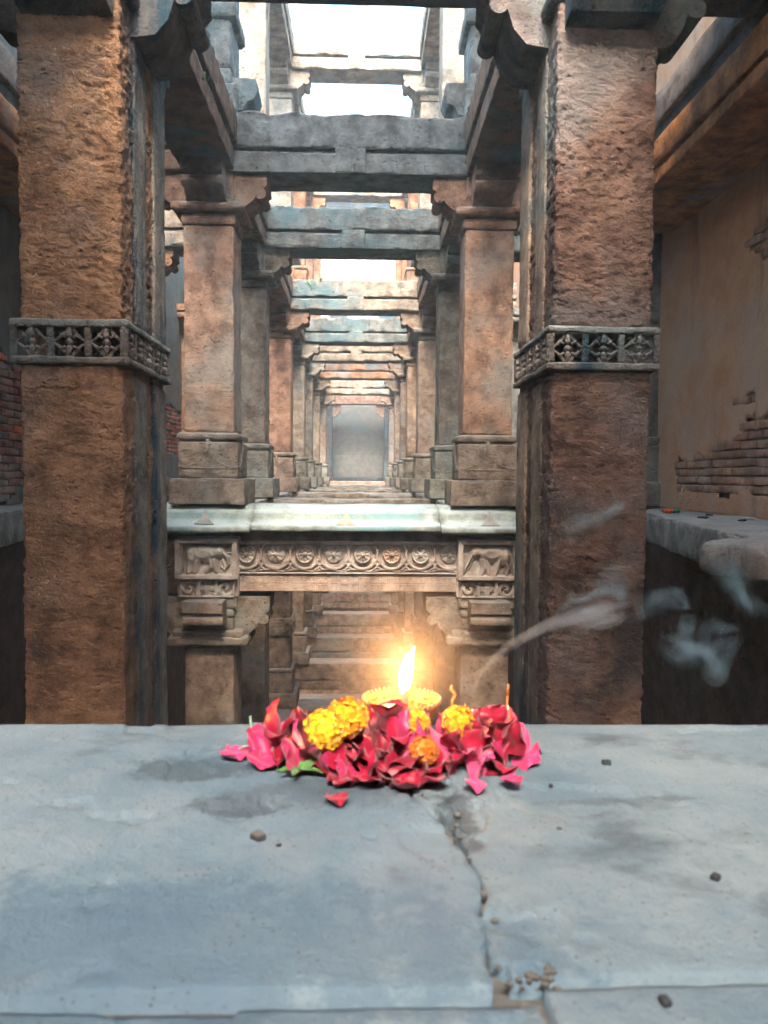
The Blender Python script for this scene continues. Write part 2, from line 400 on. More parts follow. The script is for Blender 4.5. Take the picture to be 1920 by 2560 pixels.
def festoon_me(hw, z0, z1):
    k = ('fest', hw, z0, z1)
    if k not in _cache:
        parts = []
        for s in (-1, 1):
            pts = []
            for t in np.linspace(0, 1, 9):
                a = t * math.pi / 2
                pts.append((s * hw * (.08 + .84 * math.sin(a)) if False else s * (hw * .92) * (1 - math.cos(a)) + s * .01, -hw - .004, z1 - (z1 - z0) * math.sin(a)))
            parts.append(tube_vf(pts, .007, 5))
        parts.append(tube_vf([(-hw * .9, -hw - .004, z0 - .01), (hw * .9, -hw - .004, z0 - .01)], .006, 5))
        parts.append(tube_vf([(0, -hw - .004, z1 + .06), (0, -hw - .006, z1 - .04), (0, -hw - .003, z1 - .12)], [.022, .016, .004], 6))
        _cache[k] = mesh('festoon', *join_l(*parts))
    return _cache[k]
def column(x, y, z0, H, label, tint, mat='stone', base_tint=None, group=None, var=0, collar=False, arms=(0, 1, 2, 3), name='stone_column', hi=False):
    t = thing(name, label, 'column', (x, y, z0), rng.uniform(-.02, .02), group)
    m = M[mat]; bt = base_tint or tint; res = .06 if hi else .11
    obj('plinth', cbox('plinth', (-.345, -.345, 0), (.345, .345, .24), r=.012, amp=.008, res=res, chip=.02, seed=var), m, t, color=bt)
    obj('base', cbox('base', (-.275, -.275, .24), (.275, .275, .575), r=.012, amp=.005, res=res, chip=.012, seed=var + 3), m, t, color=bt)
    for rz in (0, R(90), R(-90)):
        obj('festoon', festoon_me(.272, .345, .54), m, t, rot=(0, 0, rz), color=bt)
    obj('torus_molding', cbox('torus_molding', (-.29, -.29, .592), (.29, .29, .662), r=.032, amp=.003, res=res, seed=var + 5), m, t, color=bt)
    obj('base_fillet', cbox('base_fillet', (-.25, -.25, .575), (.25, .25, .592), r=.004, amp=0, res=.3), m, t, color=bt)
    zs = H - .49; ss = 1.0
    obj('shaft', cbox('shaft', (-.23, -.23, .662), (.23, .23, zs), r=.022, amp=.007, res=.022 if hi else .09, freq=6, seed=var + 7, chip=.014, pitd=.009 if hi else 0, pitf=19, stretch=(1, 1, 1.3)), m, t, color=tint)
    dk = tuple(c * .9 for c in tint)
    obj('neck', cbox('neck', (-.25, -.25, zs), (.25, .25, zs + .11), r=.03, amp=.004, res=.12, seed=var + 9), m, t, color=dk)
    obj('abacus', cbox('abacus', (-.33, -.33, zs + .11), (.33, .33, zs + .19), r=.03, amp=.006, res=.1, seed=var + 11, chip=.02), m, t, color=dk)
    obj('capital', cbox('capital', (-.225, -.225, zs + .19), (.225, .225, H), r=.015, amp=.004, res=.12, seed=var + 13), m, t, color=dk)
    for a in arms:
        obj('bracket', bracket_me(.30, .295, .36, var % 3), m, t, loc=(.225 * math.cos(a * math.pi / 2), .225 * math.sin(a * math.pi / 2), H - .298), rot=(0, 0, a * math.pi / 2), color=dk)
    if collar:
        zc = 1.22
        obj('collar', cbox('collar', (-.27, -.27, zc), (.27, .27, zc + .30), r=.01, amp=.003, res=.1), m, t, color=tint)
        if ('nb',) not in _cache: _cache[('nb',)] = box_me('lattice_knob', (-.03, -.02, 0), (.03, .02, .08), r=.006, amp=0, res=.2)
        for rz in (0, R(90), R(-90)):
            for q in range(4):
                for rr in range(2):
                    obj('lattice_knob', _cache[('nb',)], m, t, loc=Matrix.Rotation(rz, 3, 'Z') @ Vector((-.18 + q * .12, -.275, zc + .05 + rr * .12)), rot=(0, 0, rz), color=dk)
    return t

# ------------------------------------------------------------------ lintels (stone beams); local x along the beam, base at z=0, front at -y
def lintel(x, y, z, L, label, rz=0, tint=TAN, mat='lintel', var=0, h=.49, wd=.50, boss=True, top=.02, cat='lintel', name='stone_lintel', group=None, hi=False):
    t = thing(name, label, cat, (x, y, z + rng.uniform(-.008, .0)), rz + rng.uniform(-.004, .004), group); t.rotation_euler[1] = rng.uniform(-.005, .005); m = M[mat]; hl = L / 2; res = .06 if hi else .12
    obj('lower_fascia', cbox('lower_fascia', (-hl, -wd / 2 + .01, 0), (hl, wd / 2 - .01, .185), r=.008, amp=.003, freq=9, res=res * .6, chip=.035, seed=var, fine=.003), m, t, color=tint)
    obj('groove_band', cbox('groove_band', (-hl + .01, -wd / 2 + .045, .185), (hl - .01, wd / 2 - .045, .215), r=.004, amp=0, res=.4), m, t, color=tint)
    obj('upper_course', cbox('upper_course', (-hl, -wd / 2 - .015, .215), (hl, wd / 2 + .015, h), r=.012, amp=.006, freq=9, res=res * .6, chip=.05, seed=var + 3, top=top, fine=.006), m, t, color=tint)
    if boss:
        obj('center_boss', cbox('center_boss', (-.14, -wd / 2 - .018, -.004), (.14, -wd / 2 + .10, .222), r=.012, amp=.004, res=.07, chip=.012, seed=var + 5), m, t, color=tint)
    return t

side_n = {-1: 'left', 1: 'right'}
tintsL = [(.43, .285, .205), (.38, .33, .26), (.42, .26, .18), (.37, .32, .25), (.40, .35, .28), (.40, .34, .26), (.37, .29, .22)]
tintsR = [(.43, .27, .185), (.33, .29, .22), (.36, .28, .21), (.38, .28, .2), (.36, .28, .21), (.38, .31, .24), (.38, .30, .24)]
lookL = ['reddish pitted', 'pale grey', 'orange pink', 'grey green', 'cream', 'pale cream', 'tan']
lookR = ['ruddy brown', 'green stained', 'dark blue stained', 'pinkish tan', 'brownish tan', 'cream', 'pale tan']
M['bluestain'] = stone('blue streaked sandstone', lichen=.3, stain=.75, dust=.3, stain_col=(.012, .07, .12))
M['greenstain'] = stone('green streaked sandstone', lichen=.4, stain=.38, dust=.3, stain_col=(.05, .12, .08), lich_col=(.25, .30, .26))
for i, y in enumerate(ROW):
    far = i > 3
    for s in (-1, 1):
        x = CX + s * XI; tt = (tintsL if s < 0 else tintsR)[i]; lk = (lookL if s < 0 else lookR)[i]
        mt = 'bluestain' if (s > 0 and i == 2) else ('greenstain' if s > 0 and i == 1 else ('pale' if (s < 0 and i in (1, 3, 4, 5)) else 'stone'))
        bt = GRN if i in (0, 1, 3) else tuple(c * .9 for c in tt)
        # main storey
        column(x, y, 0, 3.05, f'{lk} stone column, {side_n[s]} in the {ORD[i]} row of the main storey', tt, mt, tuple(.55 * a + .45 * b for a, b in zip(tt, GRN)),
               'columns of the main storey', var=i % 3, hi=i < 2)
        # lower storey
        column(x, y, -3.67, 2.80, f'{"banded" if i == 2 else "plain"} brown column, {side_n[s]} in the {ORD[i]} row below the floor beams', (.40, .29, .205), 'stone', None,
               'columns of the lower storey', var=(i + 1) % 3, collar=(i == 2))
        # upper storey
        if 1 <= i <= 5:
            column(x, y, 3.92, 3.05, f'sunlit upper column, {side_n[s]} in the {ORD[i]} row above the main lintels', PALE if i < 3 else ORNG, 'pale' if i < 3 else 'stone', None,
                   'columns of the upper storey', var=(i + 2) % 3)
        # outer row
        if i <= 4:
            column(CX + s * XO, y, 0, 3.05, f'dark aisle column against the {side_n[s]} wall, {ORD[i]} row', GREY if s > 0 else ORNG, 'pale' if s > 0 else 'stone', None, 'aisle columns', var=i % 3)
            lintel(CX + s * (XI + XO) / 2, y, 3.05, XO - XI - .02, f'short lintel across the {side_n[s]} aisle above the {ORD[i]} row', 0, PALE if i else TAN, 'lintel', i, boss=False, group='aisle lintels')
    lintel(CX, y, 3.05, 2 * XI - .02, f'broad stone lintel spanning the passage above the {ORD[i]} row of columns', 0, [(.22, .25, .25), (.25, .27, .25), PALE, (.25, .27, .25), PALE, ORNG, PALE][i], 'lintel', i % 4, h=.49 if i else .51, top=.05 if i < 2 else .02, boss=i != 5, group='lintels of the main storey', hi=i < 3)
    if 2 <= i <= 5:
        lintel(CX, y, 6.97, 2 * XI - .02, f'high lintel of the upper storey spanning the {ORD[i]} row against the sky', 0, PALE, 'pale', i % 4, h=.55, group='lintels of the upper storey')
    if i:
        lintel(CX, y, -.60, 2 * XI - .02, f'floor beam between the column bases of the {ORD[i]} row', 0, PALE, 'pale', i % 4, h=.585, boss=False, group='floor beams', cat='beam', name='floor_beam')
        lintel(CX, y, -4.24, 2 * XI - .02, f'lower floor beam seen below the inscription, {ORD[i]} row', 0, (.46, .33, .24), 'stone', i % 4, h=.555, group='lower floor beams', cat='beam', name='floor_beam')
# longitudinal beams bay by bay
yn = 4.26
ys = [yn] + ROW
for i in range(len(ys) - 1):
    a, b = ys[i] + (.40 if i == 0 else .27), ys[i + 1] - .27
    for s in (-1, 1):
        x = CX + s * XI
        lintel(x, (a + b) / 2, 3.05, b - a, f'long side beam on the {side_n[s]} running to the {ORD[i]} row', R(-90) * s * -1 if False else (R(90) if s < 0 else R(-90)), BROWN if i == 0 else TAN, 'lintel', i % 4, boss=False, group='side beams', cat='beam', name='side_beam', hi=i == 0)
        if i:
            lintel(x, (a + b) / 2, -.60, b - a, f'floor edge beam under the {side_n[s]} columns before the {ORD[i]} row', R(90) if s < 0 else R(-90), PALE, 'pale', i % 4, h=.585, boss=False, group='floor edge beams', cat='beam', name='floor_beam')
            if i < 3: lintel(x, (a + b) / 2, -4.24, b - a, f'lower edge beam on the {side_n[s]} before the {ORD[i]} row', R(90) if s < 0 else R(-90), BROWN, 'stone', i % 4, h=.555, boss=False, group='lower edge beams', cat='beam', name='floor_beam')
        if i >= 2 and i < 6:
            lintel(x, (a + b) / 2, 6.97, b - a, f'upper side beam on the {side_n[s]} running to the {ORD[i]} row', R(90) if s < 0 else R(-90), PALE, 'pale', i % 4, boss=False, group='upper side beams', cat='beam', name='side_beam')
# coursed piers standing on the first lintel's ends
for s in (-1, 1):
    t = thing('coursed_pier', f'grey coursed stone pier standing on the {side_n[s]} end of the front lintel', 'pier', (CX + s * (XI + .06), ROW[0], 3.57), 0, 'coursed piers')
    z = 0
    for k, hh in enumerate((.24, .16, .42, .12, .5)):
        e = .05 if k in (0, 3) else 0
        obj('stone_course', box_me('stone_course', (-.27 - e, -.24 - e, z), (.27 + e, .24 + e, z + hh), r=.02, amp=.01, chip=.02, res=.09, seed=k + 5 * s), M['lintel'], t, color=(.33, .36, .35)); z += hh + .004
    prof = [(0, .30), (.22, .30), (.24, .20), (.20, .12), (.14, .10), (.10, .02), (0, 0)]
    v, f = prism_vf(prof, -.16, .16, 4, .008, 8, s); v = v[:, [1, 0, 2]]; f = [tuple(reversed(q)) for q in f]
    obj('carved_console', mesh('carved_console', v, f, False), M['lintel'], t, loc=(-s * .268, -.05, .02), rot=(0, 0, 0 if s < 0 else math.pi), color=(.3, .33, .32))

# ------------------------------------------------------------------ the carved floor beam with eave, elephants and inscription
F1 = ROW[0]
BY = F1 - .23                          # front plane of the beam
def band(d, w): return np.clip((w - np.abs(d)) / (w * .32), 0, 1)
def sstep(a, b, x):
    t = np.clip((x - a) / (b - a), 0, 1); return t * t * (3 - 2 * t)
def frieze(U, V, W, H, n):
    p = W / n; u = (U / p) % 1.0 * p; h = 0 * U
    cy = H * .60
    for k in (-1, 0, 1):
        d = np.hypot(u - p * (k + .5), (V - cy))
        for r0 in (p * .50, p * .64): h = np.maximum(h, band(d - r0, .012) * (V < H * .9) * (V > H * .12))
        h = np.maximum(h, .55 * np.clip(1 - np.hypot((u - p * k) / .016, (V - H * .34) / .06), 0, 1) ** .5)
        for sg in (-1, 1):
            h = np.maximum(h, .6 * np.clip(1 - np.hypot(((u - p * k) - sg * (V - H * .2) * .35) / .012, (V - H * .3) / .055), 0, 1) ** .5)
    d0 = np.hypot(u - p * .5, V - cy); h = np.where(d0 < p * .45, 0, h)
    h = np.maximum(h, sstep(H * .90, H * .915, V) * 1.0)
    h = np.maximum(h, band(V - H * (.11 + .03 * np.sin(2 * math.pi * U / p)), .012) * .8)
    h = np.maximum(h, 1 - sstep(H * .03, H * .05, V))
    return np.clip(h, 0, 1)
bm = thing('carved_floor_beam', 'carved stone beam with a frieze of rosettes above a worn inscription, under the green eave', 'beam', (CX, BY, 0))
LB = 2 * XI - .42                      # between the elephant blocks
obj('beam_core', box_me('beam_core', (-LB / 2, .03, -.81), (LB / 2, .50, -.02), r=.01, amp=.004, res=.15), M['carved'], bm, color=(.32, .25, .20))
FH, FW, NR = .30, LB - .01, 8
obj('frieze', mesh('frieze', *relief_vf(FW, FH, 640, 92, lambda U, V: frieze(U, V, FW, FH, NR), .05, .04)), M['carved'], bm, loc=(-FW / 2, .012, -.645), color=(.34, .28, .23))
ros = []
for kind in range(3):
    def rf(U, V, kind=kind):
        r = np.hypot(U - .085, V - .085); a = np.arctan2(V - .085, U - .085)
        n = (8, 6, 10)[kind]
        h = np.clip(1 - r / .083, 0, 1) ** .35 * (.45 + .35 * np.abs(np.cos(a * n / 2)))
        h = np.where(r < .024, .9 * np.sqrt(np.clip(1 - (r / .026) ** 2, 0, 1)) + .25, h)
        h = np.maximum(h, band(r - .076, .009) * .75) if kind != 1 else h
        return np.where(r > .085, 0, h)
    v, f = relief_vf(.17, .17, 40, 40, rf, .055, .0); keep = np.hypot(v[:, 0] - .085, v[:, 2] - .085) < .0875
    f = f[keep[f].all(1)]; ros.append(mesh('rosette', v - np.array([.085, 0, .085]), f))
for k in range(NR):
    o = obj('rosette', ros[(0, 1, 0, 1, 0, 2, 0, 1)[k]], M['carved'], bm, loc=(-FW / 2 + FW / NR * (k + .5), .004, -.645 + FH * .60), scale=(1, 1, 1), color=(.33, .29, .24) if k != 5 else (.37, .26, .19))
def glyphs(U, V, W, H):
    h = np.ones_like(U)
    for row, y0 in ((0, H * .60), (1, H * .16)):
        ch = H * .30; cw = .034
        c = np.floor(U / cw).astype(int); u = (U / cw - c) * cw; v = (V - y0) / ch
        z0 = np.zeros_like(c)
        rnd = lambda k: _h(c, z0 + row * 7 + k, z0 + 3)
        ins = (v > -.05) & (v < 1.15)
        line = band((v - 1.0) * ch, .004); bar = band(u - cw * (.55 + .3 * rnd(1)), .004) * (v < 1)
        rr = np.hypot(u - cw * (.3 + .2 * rnd(2)), (v - .3 - .35 * rnd(3)) * ch); arc = band(rr - cw * (.16 + .14 * rnd(4)), .0045)
        dia = band((u - cw * .2) - (v - .1) * cw * (rnd(6) - .3), .004) * (rnd(5) > .5) * (v < 1)
        on = (rnd(8) > .12) & ins & ((U < W * .455) | (U > W * .555)) & (U > .02) & (U < W - .06)
        wear = .45 + .55 * _h((c // 3), z0, z0 + row)
        h = h - np.where(on, np.clip(np.maximum.reduce([line, bar, arc, dia]), 0, 1) * wear * .8, 0)
    cxu = (U - W * .505); cv = V - H * .5; r = np.hypot(cxu, cv); a = np.arctan2(cv, cxu)
    box = (np.abs(cxu) < .088)
    star = np.clip(1 - r / (.02 + .058 * np.abs(np.cos(2 * a)) ** 1.5 + .02 * np.abs(np.cos(4 * a))), 0, 1) ** .4
    h = np.where(box, .25 + .9 * star, h)
    h = np.maximum(h, np.where((np.abs(np.abs(cxu) - .09) < .008), 1.25, 0))
    return h
obj('inscription_band', mesh('inscription_band', *relief_vf(LB - .03, .155, 620, 60, lambda U, V: glyphs(U, V, LB - .03, .155), .011, .04)), M['carved'], bm, loc=(-(LB - .03) / 2, .0, -.812), color=(.34, .25, .185))

def smin(a, b, k):
    h = np.clip(.5 + .5 * (b - a) / k, 0, 1); return b * (1 - h) + a * h - k * h * (1 - h)
def caps(U, V, a, b, r0, r1):
    ax, ay = a; bx, by = b; t = np.clip(((U - ax) * (bx - ax) + (V - ay) * (by - ay)) / ((bx - ax) ** 2 + (by - ay) ** 2), 0, 1)
    return np.hypot(U - ax - t * (bx - ax), V - ay - t * (by - ay)) - (r0 + (r1 - r0) * t)
def ell(U, V, c, rx, ry): return (np.hypot((U - c[0]) / rx, (V - c[1]) / ry) - 1) * min(rx, ry)
def elephant(kind):
    def f(U, V):
        u = U / .56 * 124 - 12; v = V / .365 * 82 - 9        # panel units
        if kind == 0:
            body = smin(ell(u, v, (44, 42), 32, 18), ell(u, v, (20, 38), 17, 21), 6)
            body = smin(body, ell(u, v, (73, 46), 15, 14), 5)
            for a, b, r0, r1 in (((16, 30), (12, 4), 9, 6.5), ((30, 28), (24, 5), 8, 5.5), ((56, 32), (58, 16), 9, 7), ((58, 16), (48, 5), 6.5, 5), ((64, 30), (68, 6), 7, 5.5)):
                body = smin(body, caps(u, v, a, b, r0, r1), 3)
            tr = np.minimum.reduce([caps(u, v, (84, 44), (91, 34), 6, 5), caps(u, v, (91, 34), (93, 20), 5, 4), caps(u, v, (93, 20), (86, 9), 4, 3.2), caps(u, v, (86, 9), (79, 14), 3, 2.5)])
            ex = np.minimum(caps(u, v, (80, 42), (98, 44), 2.2, 1.5), caps(u, v, (84, 16), (80, 30), 1.8, 1.5)); tail = caps(u, v, (2, 42), (0, 8), 2, 1.6)
            ear = ell(u, v, (63, 44), 9, 12); hip = ell(u, v, (18, 40), 13, 15)
        else:
            body = smin(ell(u, v, (58, 44), 33, 18), ell(u, v, (84, 38), 15, 20), 6)
            body = smin(body, ell(u, v, (27, 48), 15, 14), 5)
            for a, b, r0, r1 in (((40, 32), (42, 16), 8.5, 7), ((42, 16), (38, 2), 6.5, 5.5), ((46, 30), (54, 2), 7.5, 5.5), ((84, 30), (92, 14), 8, 6), ((92, 14), (90, 2), 6, 5), ((74, 30), (66, 2), 8, 5.5)):
                body = smin(body, caps(u, v, a, b, r0, r1), 3)
            tr = np.minimum.reduce([caps(u, v, (17, 44), (12, 30), 6.5, 5), caps(u, v, (12, 30), (4, 14), 5, 3.5), caps(u, v, (4, 14), (1, 3), 3.5, 2.6)])
            ex = np.minimum(caps(u, v, (20, 34), (8, 20), 2, 1.3), caps(u, v, (22, 38), (10, 10), 1.6, 1.2)); tail = caps(u, v, (98, 44), (99, 20), 2, 1.6)
            ear = ell(u, v, (38, 46), 8, 12); hip = ell(u, v, (84, 42), 12, 15)
        d = np.minimum.reduce([smin(body, tr, 3), ex, tail])
        h = np.sqrt(np.clip(-d / 11, 0, 1)) * .82
        h = h + .16 * np.clip(-ear / 5, 0, 1) + .1 * np.clip(-hip / 8, 0, 1)
        fr = np.minimum(np.minimum(U, .56 - U), np.minimum(V, .365 - V) + (0 if kind else .0))
        edge = 1 - sstep(.042, .046, np.where(np.minimum(U, .56 - U) < np.minimum(V, .365 - V), fr, fr + .008))
        return np.clip(np.maximum(h, edge * 1.05), 0, 1.1)
    return f
def scrolls(U, V):
    W, H = .50, .165; h = 0 * U
    for k in range(3):
        c = (W * (1 / 6 + k / 3), H / 2); du, dv = U - c[0], V - c[1]; r = np.hypot(du, dv) / (W / 6); a = np.arctan2(dv, du) * (1 if k == 0 else -1)
        q = (np.maximum(np.abs(du), np.abs(dv)) < W / 6 - .016)
        if k == 1: s = np.clip(1.15 - r * 1.05 / (.35 + .65 * np.abs(np.cos(2 * a)) ** .7), 0, 1) ** .35 + .5 * band((np.abs(du) - np.abs(dv)), .008)
        else: s = sstep(-.2, .3, np.sin(a * 1.0 + r * 7.5)) * (r < 1.0)
        h = np.where(q, np.clip(s, 0, 1), h)
    fr = ~((np.abs((U % (W / 3)) - W / 6) < W / 6 - .016) & (np.abs(V - H / 2) < H / 2 - .016))
    return np.where(fr, 1.0, h * .9)
sc_me = mesh('scroll_panel', *relief_vf(.50, .165, 150, 50, scrolls, .045, .05))
for s, kd in ((-1, 0), (1, 1)):
    t = thing('elephant_block', ('carved block with an elephant walking right, trunk curled' if s < 0 else 'carved block with an elephant walking left, trunk lowered') + ', over a scroll panel', 'carving', (CX + s * XI, BY - .10, 0))
    obj('block_core', box_me('block_core', (-.285, .045, -.86), (.285, .40, -.30), r=.008, amp=.003, res=.12, seed=s), M['carved'], t, color=(.33, .25, .2))
    obj('elephant_relief', mesh('elephant_relief', *relief_vf(.56, .365, 150, 100, elephant(kd), .10, .06)), M['carved'], t, loc=(-.28, .03, -.682), color=(.35, .285, .235))
    obj('scroll_panel', sc_me, M['carved'], t, loc=(-.25, .03, -.857), color=(.34, .28, .23))
    # outer continuation of the beam over the aisle
    lb = XO - XI - .58
    a = thing('aisle_floor_beam', f'dim carved beam continuing over the {side_n[s]} aisle beside the elephant block', 'beam', (CX + s * (XI + .29 + lb / 2), BY + .02, 0))
    obj('beam_core', box_me('beam_core', (-lb / 2, .03, -.84), (lb / 2, .5, -.02), r=.01, amp=.004, res=.2), M['carved'], a, color=BROWN)
    n = max(2, round(lb / .24)); obj('frieze', mesh('frieze', *relief_vf(lb - .02, FH, 150, 60, lambda U, V: frieze(U, V, lb - .02, FH, 3), .03, .04)), M['carved'], a, loc=(-lb / 2 + .01, .01, -.645), color=BROWN)
    # layered bracket capital in front of the lower column
    k = thing('layered_capital', f'layered bracket capital under the {side_n[s]} elephant block', 'capital', (CX + s * XI, BY - .02, 0))
    obj('capital_slab', box_me('capital_slab', (-.265, -.07, -.965), (.265, .10, -.868), r=.02, amp=.006, chip=.02, res=.07, seed=s + 4), M['stone'], k, color=(.38, .31, .23))
    obj('capital_roll', box_me('capital_roll', (-.245, -.06, -1.055), (.245, .10, -.970), r=.035, amp=.005, res=.07, seed=s + 5), M['stone'], k, color=(.36, .30, .22))
    pr = [(.10, -1.06), (-.055, -1.06), (-.06, -1.10), (-.05, -1.15), (-.02, -1.19), (.03, -1.215), (.10, -1.215)]
    obj('capital_cup', mesh('capital_cup', *prism_vf(pr, -.235, .235, 8, .004, 8, s), False), M['stone'], k, color=(.36, .29, .21))
    for sx in (-1, 1):
        obj('bracket', bracket_me(.32, .35, .40, 1), M['stone'], k, loc=(sx * .24, .22, -1.22), rot=(0, 0, 0 if sx > 0 else math.pi), color=(.38, .31, .23))
    obj('abacus', box_me('abacus', (-.38, -.10, -1.315), (.38, .40, -1.225), r=.028, amp=.006, res=.09, chip=.02, seed=s + 8), M['stone'], k, color=(.33, .26, .19))
# eave (chajja): three stones
ev = thing('stone_eave', 'rounded pale green stone eave over the rosette frieze', 'eave', (CX, BY, 0))
def eave_prof(dy=0, dz=0):
    P = [(.55, -.055), (.55, -.004), (.06, 0.0), (.02, -.018), (-.03, -.022), (-.05, -.045)]
    for t in np.linspace(0, 1, 8): P.append((-.06 - .22 * math.sin(t * 1.45) * 1 + dy * t, -.05 - .125 * (1 - math.cos(t * 1.5)) + dz * t))
    P += [(-.285 + dy, -.20 + dz), (-.27 + dy, -.235 + dz), (-.16, -.21 + dz), (-.02, -.20), (.10, -.18), (.10, -.06)]
    return P
def eave_prof2(dy=0, dz=0):
    P = [(.55, -.055), (.55, -.004), (.06, 0.0), (.03, -.012), (-.02, -.016), (-.035, -.035), (-.07, -.04), (-.105, -.055), (-.125, -.085), (-.14, -.12), (-.165, -.15), (-.215 + dy, -.172 + dz), (-.265 + dy, -.182 + dz), (-.27 + dy, -.22 + dz), (-.25 + dy, -.235 + dz), (-.12, -.215), (-.02, -.20), (.10, -.18), (.10, -.06)]
    return P
xs = [(-XO + .1, -.885, -.03, -.012), (-.878, .838, 0, 0), (.845, XO - .1, -.03, -.012)]
for k, (a, b, dy, dz) in enumerate(xs):
    v, f = prism_vf(eave_prof2(dy, dz), a, b, 24, .006, 4, k * 3)
    obj('eave_stone', mesh('eave_stone', v, f, True), M['eave'], ev, color=GRN)
def ornament(plain_):
    P = [(-.085, 0), (.085, 0), (.05, .035), (.025, .075), (.012, .12), (0, .145), (-.012, .12), (-.025, .075), (-.05, .035)]
    v = []; 
    for (x, z) in P: v.append((x, -.05 - .02 * (1 - z / .15), z))
    for (x, z) in P: v.append((x, .09, z))
    n = len(P); f = [tuple(range(n))] + [(k, k + n, (k + 1) % n + n, (k + 1) % n) for k in range(n)]
    return mesh('eave_ornament', v, f, False)
om = ornament(True)
for x, lean in ((-XI + .0, 1), (-.02, 1.0), (XI, 1)):
    o = obj('eave_ornament', om, M['stone' if x == -.02 else 'carved'], ev, loc=(x, -.18, -.205), rot=(R(-30), 0, 0), scale=(1.05, 1, 1.12), color=(.40, .27, .19) if x == -.02 else (.26, .26, .22))

# ------------------------------------------------------------------ the two great carved pillars in front
PW, PF, PB = .50, 3.86, 4.66
def jali_flower_me(cw, ch):
    """concave four-pointed star of thin ribs with a bud above and below and a faceted boss"""
    parts = []; a, b = cw / 2 + .004, ch / 2 + .004
    for sx in (-1, 1):
        for sz in (-1, 1):
            pts = []
            for t in np.linspace(0, math.pi / 2, 9):
                pts.append((sx * a * (.10 + .90 * math.cos(t) ** 2.6), .004 * math.sin(2 * t), sz * (b * .96 * math.sin(t) ** 2.6 + .005)))
            parts.append(tube_vf(pts, [.0055] * 3 + [.0075, .009, .009, .008, .007, .006], 6))
            parts.append(tube_vf([(sx * .018, -.004, sz * .022), (sx * .036, -.010, sz * .030), (sx * .044, -.006, sz * .044)], [.007, .0065, .002], 5))
    for sz in (-1, 1):
        parts.append(tube_vf([(0, -.004, sz * .018), (0, -.010, sz * b * .42), (0, -.010, sz * b * .62), (0, -.002, sz * b * .99)], [.008, .017, .012, .005], 6))
    parts.append(tube_vf([(0, -.022, 0), (0, -.010, 0), (0, .010, 0)], [.003, .021, .021], 4))
    return mesh('carved_flower', *join_l(*parts))
